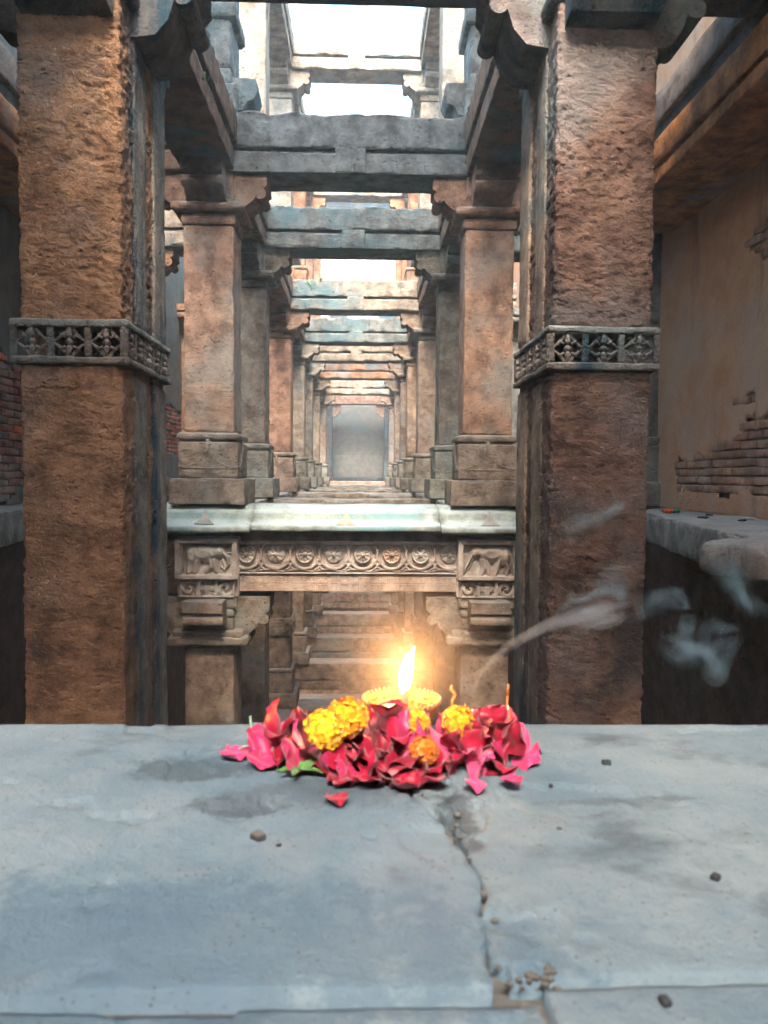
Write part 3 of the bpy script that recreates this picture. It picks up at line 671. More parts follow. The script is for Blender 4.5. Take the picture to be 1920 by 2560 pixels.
def great_pillar(s):
    xi = CX + s * HW; x0, x1 = (xi - PW, xi) if s < 0 else (xi, xi + PW)
    xc = (x0 + x1) / 2; yc = (PF + PB) / 2; dy = (PB - PF) / 2; hw = PW / 2
    t = thing('carved_pillar', 'great pillar with pierced flower collar, ' + ('sooty foot and teal streaked side, left foreground' if s < 0 else 'behind the incense smoke, right foreground'), 'pillar', (xc, yc, 0))
    col = (.40, .225, .125) if s < 0 else (.225, .135, .098); sc = (.30, .27, .22) if s < 0 else (.34, .255, .18)
    for nm, za, zb in (('lower_shaft', -4.0, .815), ('upper_shaft', 1.022, 2.68)):
        v, f = box_vf((-hw, -dy, za), (hw, dy, zb), r=.016, amp=.007, res=.012, freq=5, pitd=.011, pitf=32, seed=3 + s, chip=.016, stretch=(1, 1, 1.6), fine=.009) if nm != 'lower_shaft' else \
            join(box_vf((-hw, -dy, -1.35), (hw, dy, zb), r=.016, amp=.007, res=.012, freq=5, pitd=.011, pitf=32, seed=4 + s, chip=.016, stretch=(1, 1, 1.6), fine=.009),
                 box_vf((-hw + .004, -dy + .004, za), (hw - .004, dy - .004, -1.345), r=.02, amp=.005, res=.15, seed=4))
        me = mesh(nm, v, f); me.materials.append(M['near']); me.materials.append(M['side'])
        n = np.zeros(len(me.polygons) * 3); me.polygons.foreach_get('normal', n); n = n.reshape(-1, 3)
        ctr = np.zeros(len(me.polygons) * 3); me.polygons.foreach_get('center', ctr); ctr = ctr.reshape(-1, 3)
        me.polygons.foreach_set('material_index', (ctr[:, 1] > -dy + .03).astype(np.int32))
        o = obj(nm, me, None, t, color=col if True else sc)
        # upright pilaster strips of the inner side face
    for za, zb in ((-1.35, .775), (1.035, 2.6)):
        for k, (ya, yb, px) in enumerate(((-dy + .20, -dy + .42, .008), (-dy + .56, dy + .012, .012))):
            X0, X1 = (hw - .03, hw + px) if s < 0 else (-hw - px, -hw + .03)
            obj('side_pilaster', box_me('side_pilaster', (X0, ya, za), (X1, yb, zb), r=.012, amp=.006, res=.04, seed=k + 7, chip=.012, fine=.004), M['side'], t, color=sc)
    # collar
    cz0, cz1, p = .815, 1.022, .036
    obj('collar_core', box_me('collar_core', (-hw + .10, -dy + .10, .805), (hw - .10, dy - .10, 1.03), r=.01, amp=.003, res=.1), M['near'], t, color=(.10, .075, .06))  # dark colour paints the shade inside the pierced cells
    obj('collar_sill', box_me('collar_sill', (-hw - p, -dy - p, cz0 - .006), (hw + p, dy + p, cz0 + .030), r=.010, amp=.006, res=.035, chip=.010, seed=s + 2), M['side'], t, color=(.26, .22, .18))
    obj('collar_cornice', box_me('collar_cornice', (-hw - p, -dy - p, cz1 - .034), (hw + p, dy + p, cz1 + .004), r=.012, amp=.006, res=.035, chip=.012, seed=s + 3), M['pale'], t, color=(.27, .27, .24))
    ch = cz1 - cz0 - .064
    def cells(face):
        W = 2 * (hw if face in 'fb' else dy) + 2 * p; n = 3 if face in 'fb' else 5; return W, n
    for face, ang in (('f', 0), ('i', R(90) if s < 0 else R(-90))):
        W, n = cells(face); cw = (W - .03) / n
        rad = (dy if face in 'fb' else hw) + p - .022
        fm = jali_flower_me(cw - .03, ch)
        for k in range(n + 1):
            xk = -W / 2 + .015 + k * cw
            xk = min(max(xk, -W / 2 + .016), W / 2 - .016)
            loc = Matrix.Rotation(ang, 3, 'Z') @ Vector((xk, -rad, 0))
            if ('mul', s) not in _cache: _cache[('mul', s)] = box_me('mullion', (-.017, -.016, cz0 + .031), (.015, .016, cz1 - .035), r=.008, amp=.005, res=.025, seed=2)
            obj('mullion', _cache[('mul', s)], M['side'], t, loc=loc, rot=(0, 0, ang), color=(.24, .20, .17))
        for k in range(n):
            loc = Matrix.Rotation(ang, 3, 'Z') @ Vector((-W / 2 + .015 + (k + .5) * cw, -rad, (cz0 + cz1) / 2 - .002))
            obj('carved_flower', fm, M['side'], t, loc=loc, rot=(0, 0, ang), color=(.36, .30, .25))
    # capital
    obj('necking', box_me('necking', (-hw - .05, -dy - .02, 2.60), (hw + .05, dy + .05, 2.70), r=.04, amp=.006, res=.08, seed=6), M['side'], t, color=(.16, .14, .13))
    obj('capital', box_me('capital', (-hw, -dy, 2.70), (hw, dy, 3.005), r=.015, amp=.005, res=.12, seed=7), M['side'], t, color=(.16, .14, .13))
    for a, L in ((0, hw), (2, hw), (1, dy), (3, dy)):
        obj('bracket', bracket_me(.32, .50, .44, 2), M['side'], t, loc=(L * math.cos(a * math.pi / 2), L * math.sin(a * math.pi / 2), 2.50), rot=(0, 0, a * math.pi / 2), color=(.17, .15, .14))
    return t
great_pillar(-1); great_pillar(1)
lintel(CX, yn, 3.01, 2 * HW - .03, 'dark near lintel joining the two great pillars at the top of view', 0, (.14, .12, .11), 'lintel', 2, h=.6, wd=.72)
for s in (-1, 1):
    xa = CX + s * (HW + PW + .01); xb = (WL if s < 0 else WR) - s * -.0
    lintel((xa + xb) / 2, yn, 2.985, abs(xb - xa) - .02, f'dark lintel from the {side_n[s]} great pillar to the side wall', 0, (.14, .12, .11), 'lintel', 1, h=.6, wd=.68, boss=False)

# ------------------------------------------------------------------ side walls with exposed brickwork
def brick_mes():
    return [box_me('brick', (-.112, -.028, -.029), (.112, .03, .029), r=.008, amp=.006, res=.07, freq=14, seed=k, chip=.008) for k in range(5)]
BR = brick_mes()
def in_plaster(s):
    if s > 0:
        def f(Y, Z):
            nz = fbm(np.column_stack([Y * 3.1, Z * 5, 0 * Y + 4]), 5) * .26
            a = (Z > .17 + nz * .6) & (Z < .30 + .42 * np.clip((6.75 - Y) / 1.5, 0, 1) + nz) & (Y > 4.3) & (Y < 6.75)
            b = (np.hypot((Y - 5.47) / .075, (Z - .86) / .03) < 1 + nz * 3)
            c = (np.hypot((Y - 5.25) / .22, (Z - 1.95) / .12) < 1 + nz * 5)
            return a | b | c
    else:
        def f(Y, Z):
            nz = fbm(np.column_stack([Y * 3.1, Z * 4, 0 * Y + 9]), 4) * .16
            a = (np.hypot((Y - 6.4) / 1.0, (Z - .68) / .62) < 1 + nz * 1.6)
            b = (np.hypot((Y - 12.0) / 1.5, (Z - .95) / .35) < 1 + nz * 2.4)
            c = (np.hypot((Y - 11.9) / 1.3, (Z - 4.5) / .55) < 1 + nz * 2)
            d = (np.hypot((Y - 6.3) / .6, (Z - 4.35) / .5) < 1 + nz * 2)
            return a | b | c | d
    return f
def side_wall(s):
    X = WL if s < 0 else WR; hole = in_plaster(s)
    t = thing('side_wall', ('left side wall of old red brick with patchy grey plaster' if s < 0 else 'tall orange plastered wall on the right with a patch of bare brick'), 'wall', (X, 0, 0))
    sg = s
    res = .035
    Ys = np.arange(3.2, 13.6, res); Zs = np.arange(-.02, 5.6 if s < 0 else 3.4, res)
    YY, ZZ = np.meshgrid(Ys, Zs, indexing='ij'); P = np.column_stack([0 * YY.ravel(), YY.ravel(), ZZ.ravel()])
    P[:, 0] = sg * .012 * fbm(P * 1.6 + 40, 4) + sg * .003 * fbm(P * 9, 2)
    jit = np.column_stack([fbm(P * 17 + 3, 1), fbm(P * 17 + 8, 1)]) * .010; P[:, 1:] += jit
    ny, nz = YY.shape; idx = np.arange(ny * nz).reshape(ny, nz)
    q = np.stack([idx[:-1, :-1], idx[:-1, 1:], idx[1:, 1:], idx[1:, :-1]], -1).reshape(-1, 4)
    if s < 0: q = q[:, ::-1]
    cc = P[q].mean(1); keep = ~hole(cc[:, 1], cc[:, 2]) & ((s > 0) | (cc[:, 2] < 4.4) | (cc[:, 1] > 9.0)); q = q[keep]
    used = np.unique(q); rm = np.full(len(P), -1); rm[used] = np.arange(len(used))
    me = mesh('plaster_coat', P[used], rm[q]); o = obj('plaster_coat', me, M['plaster' if s > 0 else 'greyplaster'], t)
    md = o.modifiers.new('thickness', 'SOLIDIFY'); md.thickness = .02; md.offset = -1
    for ya, yb, zt in (((-2.5, 34, 5.72),) if s > 0 else ((-2.5, 8.99, 4.42), (9.0, 34, 5.72))):
        obj('masonry_core', box_me('masonry_core', (.055 if s > 0 else -.5, ya, -10.8), (.5 if s > 0 else -.055, yb, zt), r=.01, amp=.004, res=.6), M['mortar_light' if s > 0 else 'mortar'], t)
    # plaster beyond the detailed stretch
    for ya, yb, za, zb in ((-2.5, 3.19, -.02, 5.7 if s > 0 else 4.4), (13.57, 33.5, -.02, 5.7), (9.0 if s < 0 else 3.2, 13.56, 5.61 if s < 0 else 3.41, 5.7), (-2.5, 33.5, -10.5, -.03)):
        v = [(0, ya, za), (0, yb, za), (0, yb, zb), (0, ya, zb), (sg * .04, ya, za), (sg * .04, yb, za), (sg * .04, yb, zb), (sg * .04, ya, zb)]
        obj('plaster_coat', mesh('plaster_coat', v, [(0, 1, 2, 3), (4, 7, 6, 5), (0, 4, 5, 1), (1, 5, 6, 2), (2, 6, 7, 3), (3, 7, 4, 0)], False), M['darkened'] if zb < 0 else M['plaster' if s > 0 else 'greyplaster'], t)
    nb = 0
    z = .06; row = 0
    Yg = []
    while z < 5.2:
        y = 3.3 + (.115 if row % 2 else 0)
        while y < 13.5:
            Yg.append((y + rng.uniform(-.012, .012), z + rng.uniform(-.004, .004))); y += .232
        z += .066; row += 1
    A = np.array(Yg); m = np.zeros(len(A), bool)
    for dy_ in (-.09, 0, .09): m |= hole(A[:, 1 - 1] + dy_, A[:, 1])
    sel = A[m & ((s > 0) | (A[:, 1] < 4.35) | (A[:, 0] > 9.1))]
    order = np.argsort(np.abs(sel[:, 1] - .6) + .25 * np.abs(sel[:, 0] - 6)); sel = sel[order][:300]
    for y, z in sel:
        c = rng.choice([(.34, .12, .075), (.28, .10, .07), (.22, .11, .08), (.30, .15, .10), (.20, .14, .12)]) if s < 0 else rng.choice([(.42, .23, .15), (.37, .20, .14), (.45, .26, .17)])
        if s < 0 and rng.random() < .03: c = (.62, .13, .04)
        obj('brick', BR[nb % 5], M['brick'], t, loc=(sg * ((.030 if s > 0 else .034) + rng.uniform(-.010, .008)), y, z), rot=(0, 0, R(-90) if s > 0 else R(90)), color=c); nb += 1
    return t
side_wall(-1); side_wall(1)

# architraves along the side walls of the first bay
for s in (-1, 1):
    xf = 2.2 if s > 0 else -2.42; wall = WR if s > 0 else WL
    t = thing('architrave', f'orange stone architrave with stepped fascias along the {side_n[s]} wall', 'beam', (xf, 5.5, .245))
    d = abs(wall - xf) - .005
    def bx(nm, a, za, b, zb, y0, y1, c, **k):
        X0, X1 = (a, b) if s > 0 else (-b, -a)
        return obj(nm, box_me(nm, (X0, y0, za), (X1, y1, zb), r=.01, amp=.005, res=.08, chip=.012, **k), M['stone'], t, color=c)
    cc = (.62, .27, .095)
    bx('lower_fascia', .0, 2.24, d, 2.335, -1.45, .25, cc); bx('lower_fascia', .004, 2.24, d, 2.36, .26, 1.46, cc)
    bx('groove', .03, 2.336, d, 2.362, -1.45, .25, (.2, .1, .05))
    bx('upper_fascia', -.008, 2.363, d, 2.56, -1.45, 1.45, cc)
    bx('cornice', .06, 2.565, d, 2.72, -1.45, 1.45, (.10, .085, .075)); bx('top_course', .03, 2.725, d, 2.95, -1.1, 1.45, (.30, .24, .2))  # dark recessed band; its colour stands in for the shadow gap above the fascia

# ------------------------------------------------------------------ ledges beside the shaft, end wall, stairs, pit floor
def poly_slab(name, pts, z0, z1, mat, color, res=.06, amp=.01, seed=0):
    """polygon (convex quad) slab: bilinear grid of the quad with rough edges"""
    p = np.array(pts, float); nx = max(2, int(np.linalg.norm(p[1] - p[0]) / res)); ny = max(2, int(np.linalg.norm(p[3] - p[0]) / res))
    lo, hi = (0, 0, z0), (1, 1, z1)
    v, f = box_vf((0, 0, z0), (nx * res, ny * res, z1), r=.02, amp=amp, res=res, seed=seed, chip=.03, freq=4)
    u = v[:, 0:1] / (nx * res); w_ = v[:, 1:2] / (ny * res)
    xy = (1 - u) * (1 - w_) * p[0] + u * (1 - w_) * p[1] + u * w_ * p[2] + (1 - u) * w_ * p[3]
    return mesh(name, np.column_stack([xy, v[:, 2]]), f)
led = tag(obj('right_ledge', poly_slab('right_ledge', [(1.80, 3.3), (2.79, 3.3), (2.79, 7.05), (2.28, 6.3)], -.22, 0, 0, 0, amp=.012), M['pale'], color=(.44, .43, .40)), None, None, None, 'structure')
led2 = tag(obj('left_ledge', poly_slab('left_ledge', [(-2.99, 3.0), (-2.05, 3.0), (-2.62, 6.2), (-2.99, 7.05)], -.24, 0, 0, 0, amp=.012, seed=4), M['pale'], color=(.40, .38, .34)), None, None, None, 'structure')
tag(obj('broken_stone', box_me('broken_stone', (-.24, -.2, 0), (.24, .2, .16), r=.05, amp=.02, res=.05, chip=.03, seed=3), M['pale'], loc=(1.86, 3.42, -.17), rot=(0, 0, .3), color=(.35, .3, .27)), 'broken stone block lying at the outer edge of the right ledge', 'stone', None, 'thing')
ew = thing('end_wall', 'grey plastered end wall closing the far doorway', 'wall', (CX, 33.0, 0))
obj('wall_panel', box_me('wall_panel', (-2.7, 0, -10.5), (2.7, .4, 3.6), r=.01, amp=.01, res=.3), M['greyplaster'], ew)
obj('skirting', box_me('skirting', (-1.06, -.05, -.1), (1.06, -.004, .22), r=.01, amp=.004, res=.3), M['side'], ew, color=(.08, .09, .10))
obj('plaster_band', box_me('plaster_band', (-1.06, -.03, .221), (1.06, -.003, 1.15), r=.006, amp=.003, res=.3), M['greyplaster'], ew)
dw = thing('far_doorway', 'small dark stone doorway at the far end of the passage', 'doorway', (CX, 31.9, 0))
for s in (-1, 1):
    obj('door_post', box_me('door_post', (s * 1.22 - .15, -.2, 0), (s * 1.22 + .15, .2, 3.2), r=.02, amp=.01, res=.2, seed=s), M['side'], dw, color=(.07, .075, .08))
    obj('bracket', bracket_me(.35, .5, .3, 0), M['side'], dw, loc=(s * 1.07, 0, 2.72), rot=(0, 0, 0 if s < 0 else math.pi), color=(.28, .2, .15))
obj('door_head', box_me('door_head', (-1.6, -.25, 3.22), (1.6, .25, 3.6), r=.02, amp=.01, res=.2), M['stone'], dw, color=(.34, .22, .16))
obj('door_sill', box_me('door_sill', (-1.35, -.4, -.4), (1.35, .6, .06), r=.02, amp=.01, res=.15), M['pale'], dw, color=TAN)
pv = thing('brick_pavilion', 'red brick upper wall with a dark opening above the far lintels', 'building', (CX, 25.2, 0))
for s in (-1, 1): obj('pavilion_wall', box_me('pavilion_wall', (s * 2.0 - .8, 0, 7.75), (s * 2.0 + .8, .5, 10.4), r=.02, amp=.02, res=.2), M['brick'], pv, color=(.36, .14, .09))
obj('pavilion_wall', box_me('pavilion_wall', (-1.19, 0, 7.75), (1.19, .5, 8.9), r=.02, amp=.02, res=.2), M['brick'], pv, color=(.36, .14, .09))
obj('opening_back', box_me('opening_back', (-1.19, .4, 8.91), (1.19, .5, 9.65), r=.01, amp=0, res=.4), M['side'], pv, color=(.06, .07, .08))  # dark colour stands in for the shade inside the opening
obj('pavilion_head', box_me('pavilion_head', (-2.9, -.1, 9.66 + .75), (2.9, .5, 10.8), r=.02, amp=.02, res=.2), M['pale'], pv, color=PALE)
obj('opening_head', box_me('opening_head', (-1.19, -.05, 9.66), (1.19, .45, 10.39), r=.02, amp=.02, res=.2), M['stone'], pv, color=ORNG)
fb = thing('far_building', 'pale sunlit building standing beyond the far end of the well', 'building', (0, 37, 0))
obj('wall', box_me('wall', (-7, 0, -9), (7, 2, 16.6), r=.03, amp=.02, res=.6), M['pale'], fb, color=(.42, .33, .29))
obj('cornice', box_me('cornice', (-7.2, -.25, 16.61), (7.2, 2.1, 17.1), r=.04, amp=.02, res=.4), M['pale'], fb, color=(.40, .36, .33))
for zz in (6.4, 11.4): obj('string_course', box_me('string_course', (-7.1, -.12, zz), (7.1, -.005, zz + .35), r=.03, amp=.01, res=.4), M['pale'], fb, color=(.36, .30, .27))
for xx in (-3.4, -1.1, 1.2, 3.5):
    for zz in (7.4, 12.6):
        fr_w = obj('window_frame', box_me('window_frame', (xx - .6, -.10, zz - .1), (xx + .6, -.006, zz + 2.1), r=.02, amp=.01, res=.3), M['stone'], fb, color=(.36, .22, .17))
        obj('dark_window_panel', box_me('dark_window_panel', (xx - .42, -.13, zz + .08), (xx + .42, -.102, zz + 1.9), r=.01, amp=0, res=.6), M['side'], fr_w, color=(.05, .055, .06))  # solid dark panel; its colour stands in for the unlit inside
st = tag(bpy.data.objects.new('stairs', None), None, None, None, 'structure'); C.objects.link(st)
sm = box_me('step', (-2.6, 0, -.6), (2.6, .75, 0), r=.025, amp=.012, res=.15, chip=.03, seed=2)
for k in range(24):
    obj('step', sm, M['stone'], st, loc=(CX, 10.5 + k * .7, -10.3 + k * .26), color=(.46, .32, .23))
tag(obj('pit_floor', box_me('pit_floor', (-3.5, -3, -10.9), (3.5, 33, -10.55), r=.01, amp=.01, res=1.0), M['mortar']), None, None, None, 'structure')
# unseen wall behind the camera and overhead blockers, added to shape the light
bw = thing('rear_wall', 'unseen rear wall of the well shaft, its height set for the light', 'wall', (0, -2.6, 0))  # top edge set by how much light it lets in from behind
obj('wall_panel', box_me('wall_panel', (-3.4, -.5, -10.5), (3.4, 0, 3.1), r=.02, amp=.02, res=.5), M['mortar'], bw)
ug = thing('upper_blocker', 'added unseen mass above the great pillars, keeping sun off the first lintels', 'blocker', (0, 4.26, 0))  # unseen block added to keep direct sun off the front lintels
obj('blocker_wall', box_me('blocker_wall', (WL + .01, -.34, 5.4), (WR - .01, .34, 10.2), r=.02, amp=.02, res=.4), M['stone'], ug, color=TAN)
for s in (-1, 1): obj('blocker_pier', box_me('blocker_pier', (CX + s * 1.35 - .25, -.33, 3.75), (CX + s * 1.35 + .25, .33, 5.39), r=.02, amp=.01, res=.2), M['stone'], ug, color=TAN)
ROOF_Y = 1.4  # front edge of the added overhead slab, placed for the light
tag(obj('blocker_slab', box_me('blocker_slab', (-3.3, -2.55, 3.97), (3.1, ROOF_Y, 4.22), r=.02, amp=.01, res=.2), M['stone'], color=BROWN), 'gallery slab overhead, unseen, added to shade the ledge and near pillars', 'slab', None, 'thing')  # unseen roof added so only a slot of steep light remains
for s in (-1, 1):
    xo = WR if s > 0 else WL; xi_ = 1.15 * s
    tag(obj('blocker_slab', box_me('blocker_slab', (min(xo, xi_), -2.5, 3.72), (max(xo, xi_), 3.9, 3.95), r=.02, amp=.01, res=.2), M['stone'], color=BROWN), f'gallery slab added unseen to shade the {side_n[s]} side of the shaft', 'slab', None, 'thing')  # unseen slabs added to darken the outer tops of the pillars

# ------------------------------------------------------------------ foreground stone ledge, four worn paving stones
EDGE = .835
def cut_stone(name, outline, seed, color, z=0.0):
    """a paving stone with a ragged outline: fan-free grid clipped to a polygon given as left/right x at each y row"""
    ya, yb = outline['y']; ny = int((yb - ya) / .0045); nx = 330
    Ysr = np.linspace(ya, yb, ny); V = []
    for y in Ysr:
        l, r = outline['l'](y), outline['r'](y)
        xx = np.concatenate([np.linspace(l, max(l, -.5), 20, endpoint=False), np.linspace(max(l, -.5), min(r, .5), nx - 40), np.linspace(min(r, .5), r, 21)[1:]]) if r - l > .2 else np.linspace(l, r, nx)
        V.append(np.column_stack([xx, np.full(nx, y), np.zeros(nx)]))
    V = np.concatenate(V); idx = np.arange(ny * nx).reshape(ny, nx)
    F = np.stack([idx[:-1, :-1], idx[:-1, 1:], idx[1:, 1:], idx[1:, :-1]], -1).reshape(-1, 4)
    nfar = fbm(np.column_stack([V[:, 0] * 9, 0 * V[:, 0] + seed, 0 * V[:, 0]]), 4)
    if 'fy' in outline: V[:, 1] += np.where(V[:, 1] > yb - .06, nfar * .007 * (V[:, 1] - yb + .06) / .06, 0)
    if 'ny' in outline: V[:, 1] += np.where(V[:, 1] < ya + .05, nfar * .006 * (ya + .05 - V[:, 1]) / .05, 0)
    ring = np.concatenate([idx[0], idx[1:, -1], idx[-1, -2::-1], idx[-2:0:-1, 0]])
    k = np.arange(ny * nx); iy, ix = k // nx, k % nx
    du = np.minimum(np.minimum(np.abs(V[:, 0] - V[iy * nx, 0]), np.abs(V[:, 0] - V[iy * nx + nx - 1, 0])), np.minimum((iy) * (yb - ya) / ny, (ny - 1 - iy) * (yb - ya) / ny))
    n1 = fbm(V * 5 + seed, 3); n2 = fbm(V * 38 + seed, 3); n3 = fbm(V * np.array([13, 16, 1]) + seed * 3, 3)
    V[:, 2] = z + .0013 * n1 + .0007 * n2 - .0014 * np.exp(-du / (.0018 + .006 * np.clip(n3, 0, 1))) - .0022 * sstep(.36, .385, n3 + .05 * n2)
    nn = fbm(V * 30 + 5, 4)
    for cx_, cy_, rx_, ry_, dp in ((-.105, .618, .045, .022, .0042), (-.20, .60, .035, .012, .003), (.095, .60, .022, .045, .005), (.066, .655, .018, .030, .004), (.25, .62, .06, .012, .003)):
        V[:, 2] -= dp * sstep(.07, .0, np.hypot((V[:, 0] - cx_) / rx_, (V[:, 1] - cy_) / ry_) - .75 - nn * 1.1)
    B = V[ring].copy(); B[:, 2] = -.16; o = len(V); m = len(ring); kk = np.arange(m); k2 = (kk + 1) % m
    F2 = np.stack([ring[k2], ring[kk], o + kk, o + k2], -1)
    return mesh(name, np.concatenate([V, B]), np.concatenate([F, F2]))
ledge = tag(bpy.data.objects.new('stone_ledge', None), None, None, None, 'structure'); C.objects.link(ledge)
def crack(y):      # the ragged joint running towards the camera
    xs_ = [(.20, .088), (.38, .072), (.40, .074), (.44, .078), (.50, .083), (.55, .080), (.60, .062), (.66, .040), (.70, .025), (.76, .018), (.90, .010)]
    a = np.interp(y, [q[0] for q in xs_], [q[1] for q in xs_]); return a + .009 * float(fbm(np.array([[y * 28, 1.0, 2.0]]), 4)[0]) + .004 * float(fbm(np.array([[y * 110, 4.0, 2.0]]), 2)[0])
J = .391
def jr(y): return crack(y) + .0034 + .004 * abs(float(fbm(np.array([[y * 45, 5.0, 2.0]]), 2)[0])) + .010 * math.exp(-((y - .41) / .010) ** 2) + .008 * math.exp(-((y - .60) / .03) ** 2)
obj('paving_stone', cut_stone('paving_stone', dict(y=(J, EDGE), l=lambda y: -1.5, r=crack, fy=1, ny=1), 3, 0), M['slab'], ledge, color=(.95, 1.0, 1.04))
obj('paving_stone', cut_stone('paving_stone', dict(y=(J + .013, EDGE - .004), l=jr, r=lambda y: 1.5, fy=1, ny=1), 8, 0, -.001), M['slab'], ledge, color=(1.04, 1.04, 1.03))
obj('paving_stone', cut_stone('paving_stone', dict(y=(-.4, J - .004), l=lambda y: -1.5, r=lambda y: .094 + .002 * math.sin(y * 90), fy=1), 12, 0, -.003), M['slab'], ledge, color=(.9, .94, .97))
obj('paving_stone', cut_stone('paving_stone', dict(y=(-.4, J + .007), l=lambda y: .099 + .002 * math.sin(y * 70), r=lambda y: 1.5, fy=1), 15, 0, -.002), M['slab'], ledge, color=(1.0, 1.0, 1.0))
obj('rubble_bed', box_me('rubble_bed', (-1.49, -.39, -.35), (1.49, EDGE - .015, -.012), r=.01, amp=.004, res=.03, freq=20), M['grit'], ledge)
for k in range(46):
    y = rng.choice((rng.gauss(.405, .006), rng.uniform(.40, .72))); x = crack(y) + .004 + rng.gauss(.004, .006) if y > .425 else .092 + rng.gauss(.004, .009); sz = rng.uniform(.0008, .0026)
    obj('crack_pebble', box_me('crack_pebble', (-sz, -sz, -sz * .5), (sz, sz, sz * .6), r=sz * .5, amp=.002, res=sz * .5, seed=k, freq=90), M['grit'], ledge, loc=(x, y, -.003), rot=(0, 0, k))

# ------------------------------------------------------------------ offering: lamp, flame, flowers
CAMR = cam.matrix_world.to_3x3()
def ray(px, py): return CAMR @ Vector(((px - 829.5) / 1659, -(py - 1106) / 1659, -1))
def W(px, py, Y, dz=0):                 # measured photo point at distance Y along the passage
    d = ray(px, py); t = Y / d.y; return (d.x * t, Y, .27 + d.z * t + dz)
def G(px, py):                          # measured photo point on the slab's top
    d = ray(px, py); t = -.27 / d.z; return d.x * t, d.y * t
def lathe(name, prof, n=40, ripple=0):
    v = []; f = []; m = len(prof)
    for k in range(n):
        a = 2 * math.pi * k / n
        for j, (r, z) in enumerate(prof):
            rr = r * (1 + (ripple * math.cos(a * 16) if j in range(2, 6) else 0)); v.append((rr * math.cos(a), rr * math.sin(a), z))
    for k in range(n):
        for j in range(m - 1):
            a, b = k * m + j, ((k + 1) % n) * m + j; f.append((a, b, b + 1, a + 1))
    return mesh(name, v, f)
LX, LY = .0425, .765
lamp = thing('oil_lamp', 'small gilded cup lamp with a burning wick behind the rose heap', 'lamp', (LX, LY, 0))
obj('cup', lathe('cup', [(.0, .001), (.022, .001), (.026, .006), (.032, .025), (.0385, .042), (.0405, .0445), (.0395, .046), (.036, .0435), (.030, .030), (.024, .022), (0, .02)], 96, .012), M['foil'], lamp)
bd = []
for k in range(44):
    a = 2 * math.pi * k / 44; c = np.array((.0395 * math.cos(a), .0395 * math.sin(a), .0462))
    bd.append(tube_vf([c + (0, 0, -.0022), c + (0, 0, -.0012), c + (0, 0, .001), c + (0, 0, .0022)], [.0003, .0018, .0019, .0003], 6))
obj('rim_bead', mesh('rim_bead', *join_l(*bd)), M['rim'], lamp)
obj('oil', lathe('oil', [(0, .036), (.02, .036), (.0328, .0355), (.0328, .034)], 40), M['oil'], lamp)
sp = []
for k in range(70):
    a = rng.uniform(0, 6.28); r = .034 - .012 * rng.random() ** 2; c = np.array((r * math.cos(a), r * math.sin(a), .0375 + .004 * (r > .03)))
    sp.append(tube_vf([c + (0, 0, -.002), c, c + (0, 0, .002)], [.0004, .0016, .0004], 5))
obj('oil_sparkle', mesh('oil_sparkle', *join_l(*sp)), M['foil'], lamp)  # gilded specks added as the golden sparkle on the oil
obj('wick', mesh('wick', *tube_vf([(.002, 0, .03), (.003, -.001, .044), (.005, -.001, .056), (.006, 0, .062)], [.0045, .0042, .0034, .0014], 8)), M['wick'], lamp)
fp = []; fr_ = []
for t in np.linspace(0, 1, 16):
    fp.append((.003 + .0095 * t ** 2.4, 0, .049 + .050 * t)); fr_.append(max(.0004, .0072 * (math.sin(math.pi * min(1, (t + .10) * .80)) ** .85) * (1 - t ** 3.5)))
obj('flame', mesh('flame', *tube_vf(fp, fr_, 14)), M['flame'], lamp)
pl = bpy.data.lights.new('flame_light', 'POINT'); pl.energy = .38; pl.color = (1.0, .42, .11); pl.shadow_soft_size = .012
plo = bpy.data.objects.new('flame_light', pl); C.objects.link(plo); plo.parent = lamp; plo.location = (.004, 0, .076)

def petal_me(seed, L=.036, Wd=.032, cup=.35, curl=.5, wave=.12, pt=.0):
    r = random.Random(seed); n, m = 15, 13; v = []; f = []
    ph, p2 = r.uniform(0, 6), r.uniform(0, 6)
    for i in range(n):
        t = i / (n - 1)
        wd = Wd * (math.sin(math.pi * (t * .80 + .10)) ** .75) * (1 - pt * t ** 3)
        for j in range(m):
            s = j / (m - 1) * 2 - 1
            x = s * wd / 2; y = L * t * (1 - .10 * s * s * t)
            z = cup * Wd * .5 * s * s * (1 - t * .3) + curl * L * (.5 * t - t * t * .9) * .8 + wave * Wd * math.sin(3 * s + ph + 4 * t) * t * .5 + .07 * Wd * math.sin(7 * s + p2) * t * t + .05 * Wd * math.sin(9 * t + 3 * s + ph)
            v.append((x, y, z))
    for i in range(n - 1):
        for j in range(m - 1):
            a = i * m + j; f.append((a, a + 1, a + 1 + m, a + m))
    k = len(v); v += [(x, y, z - .0005) for x, y, z in v]; f2 = [tuple(q + k for q in reversed(c)) for c in f]
    return mesh('petal', v, f + f2)
PET = [petal_me(k, .032 + .004 * (k % 3), .036 + .005 * ((k + 1) % 3), .26 + .10 * (k % 4), .15 + .2 * (k % 3), .10 + .05 * (k % 3), .22 * (k % 2)) for k in range(8)]
PETP = []
for me in PET:
    c = me.copy(); c.materials.clear(); c.materials.append(M['rose_pink']); PETP.append(c)
def orient(normal, yaw):
    q = Vector(normal).normalized().to_track_quat('Z', 'Y').to_matrix().to_4x4()
    return (q @ Matrix.Rotation(yaw, 4, 'Z')).to_euler()
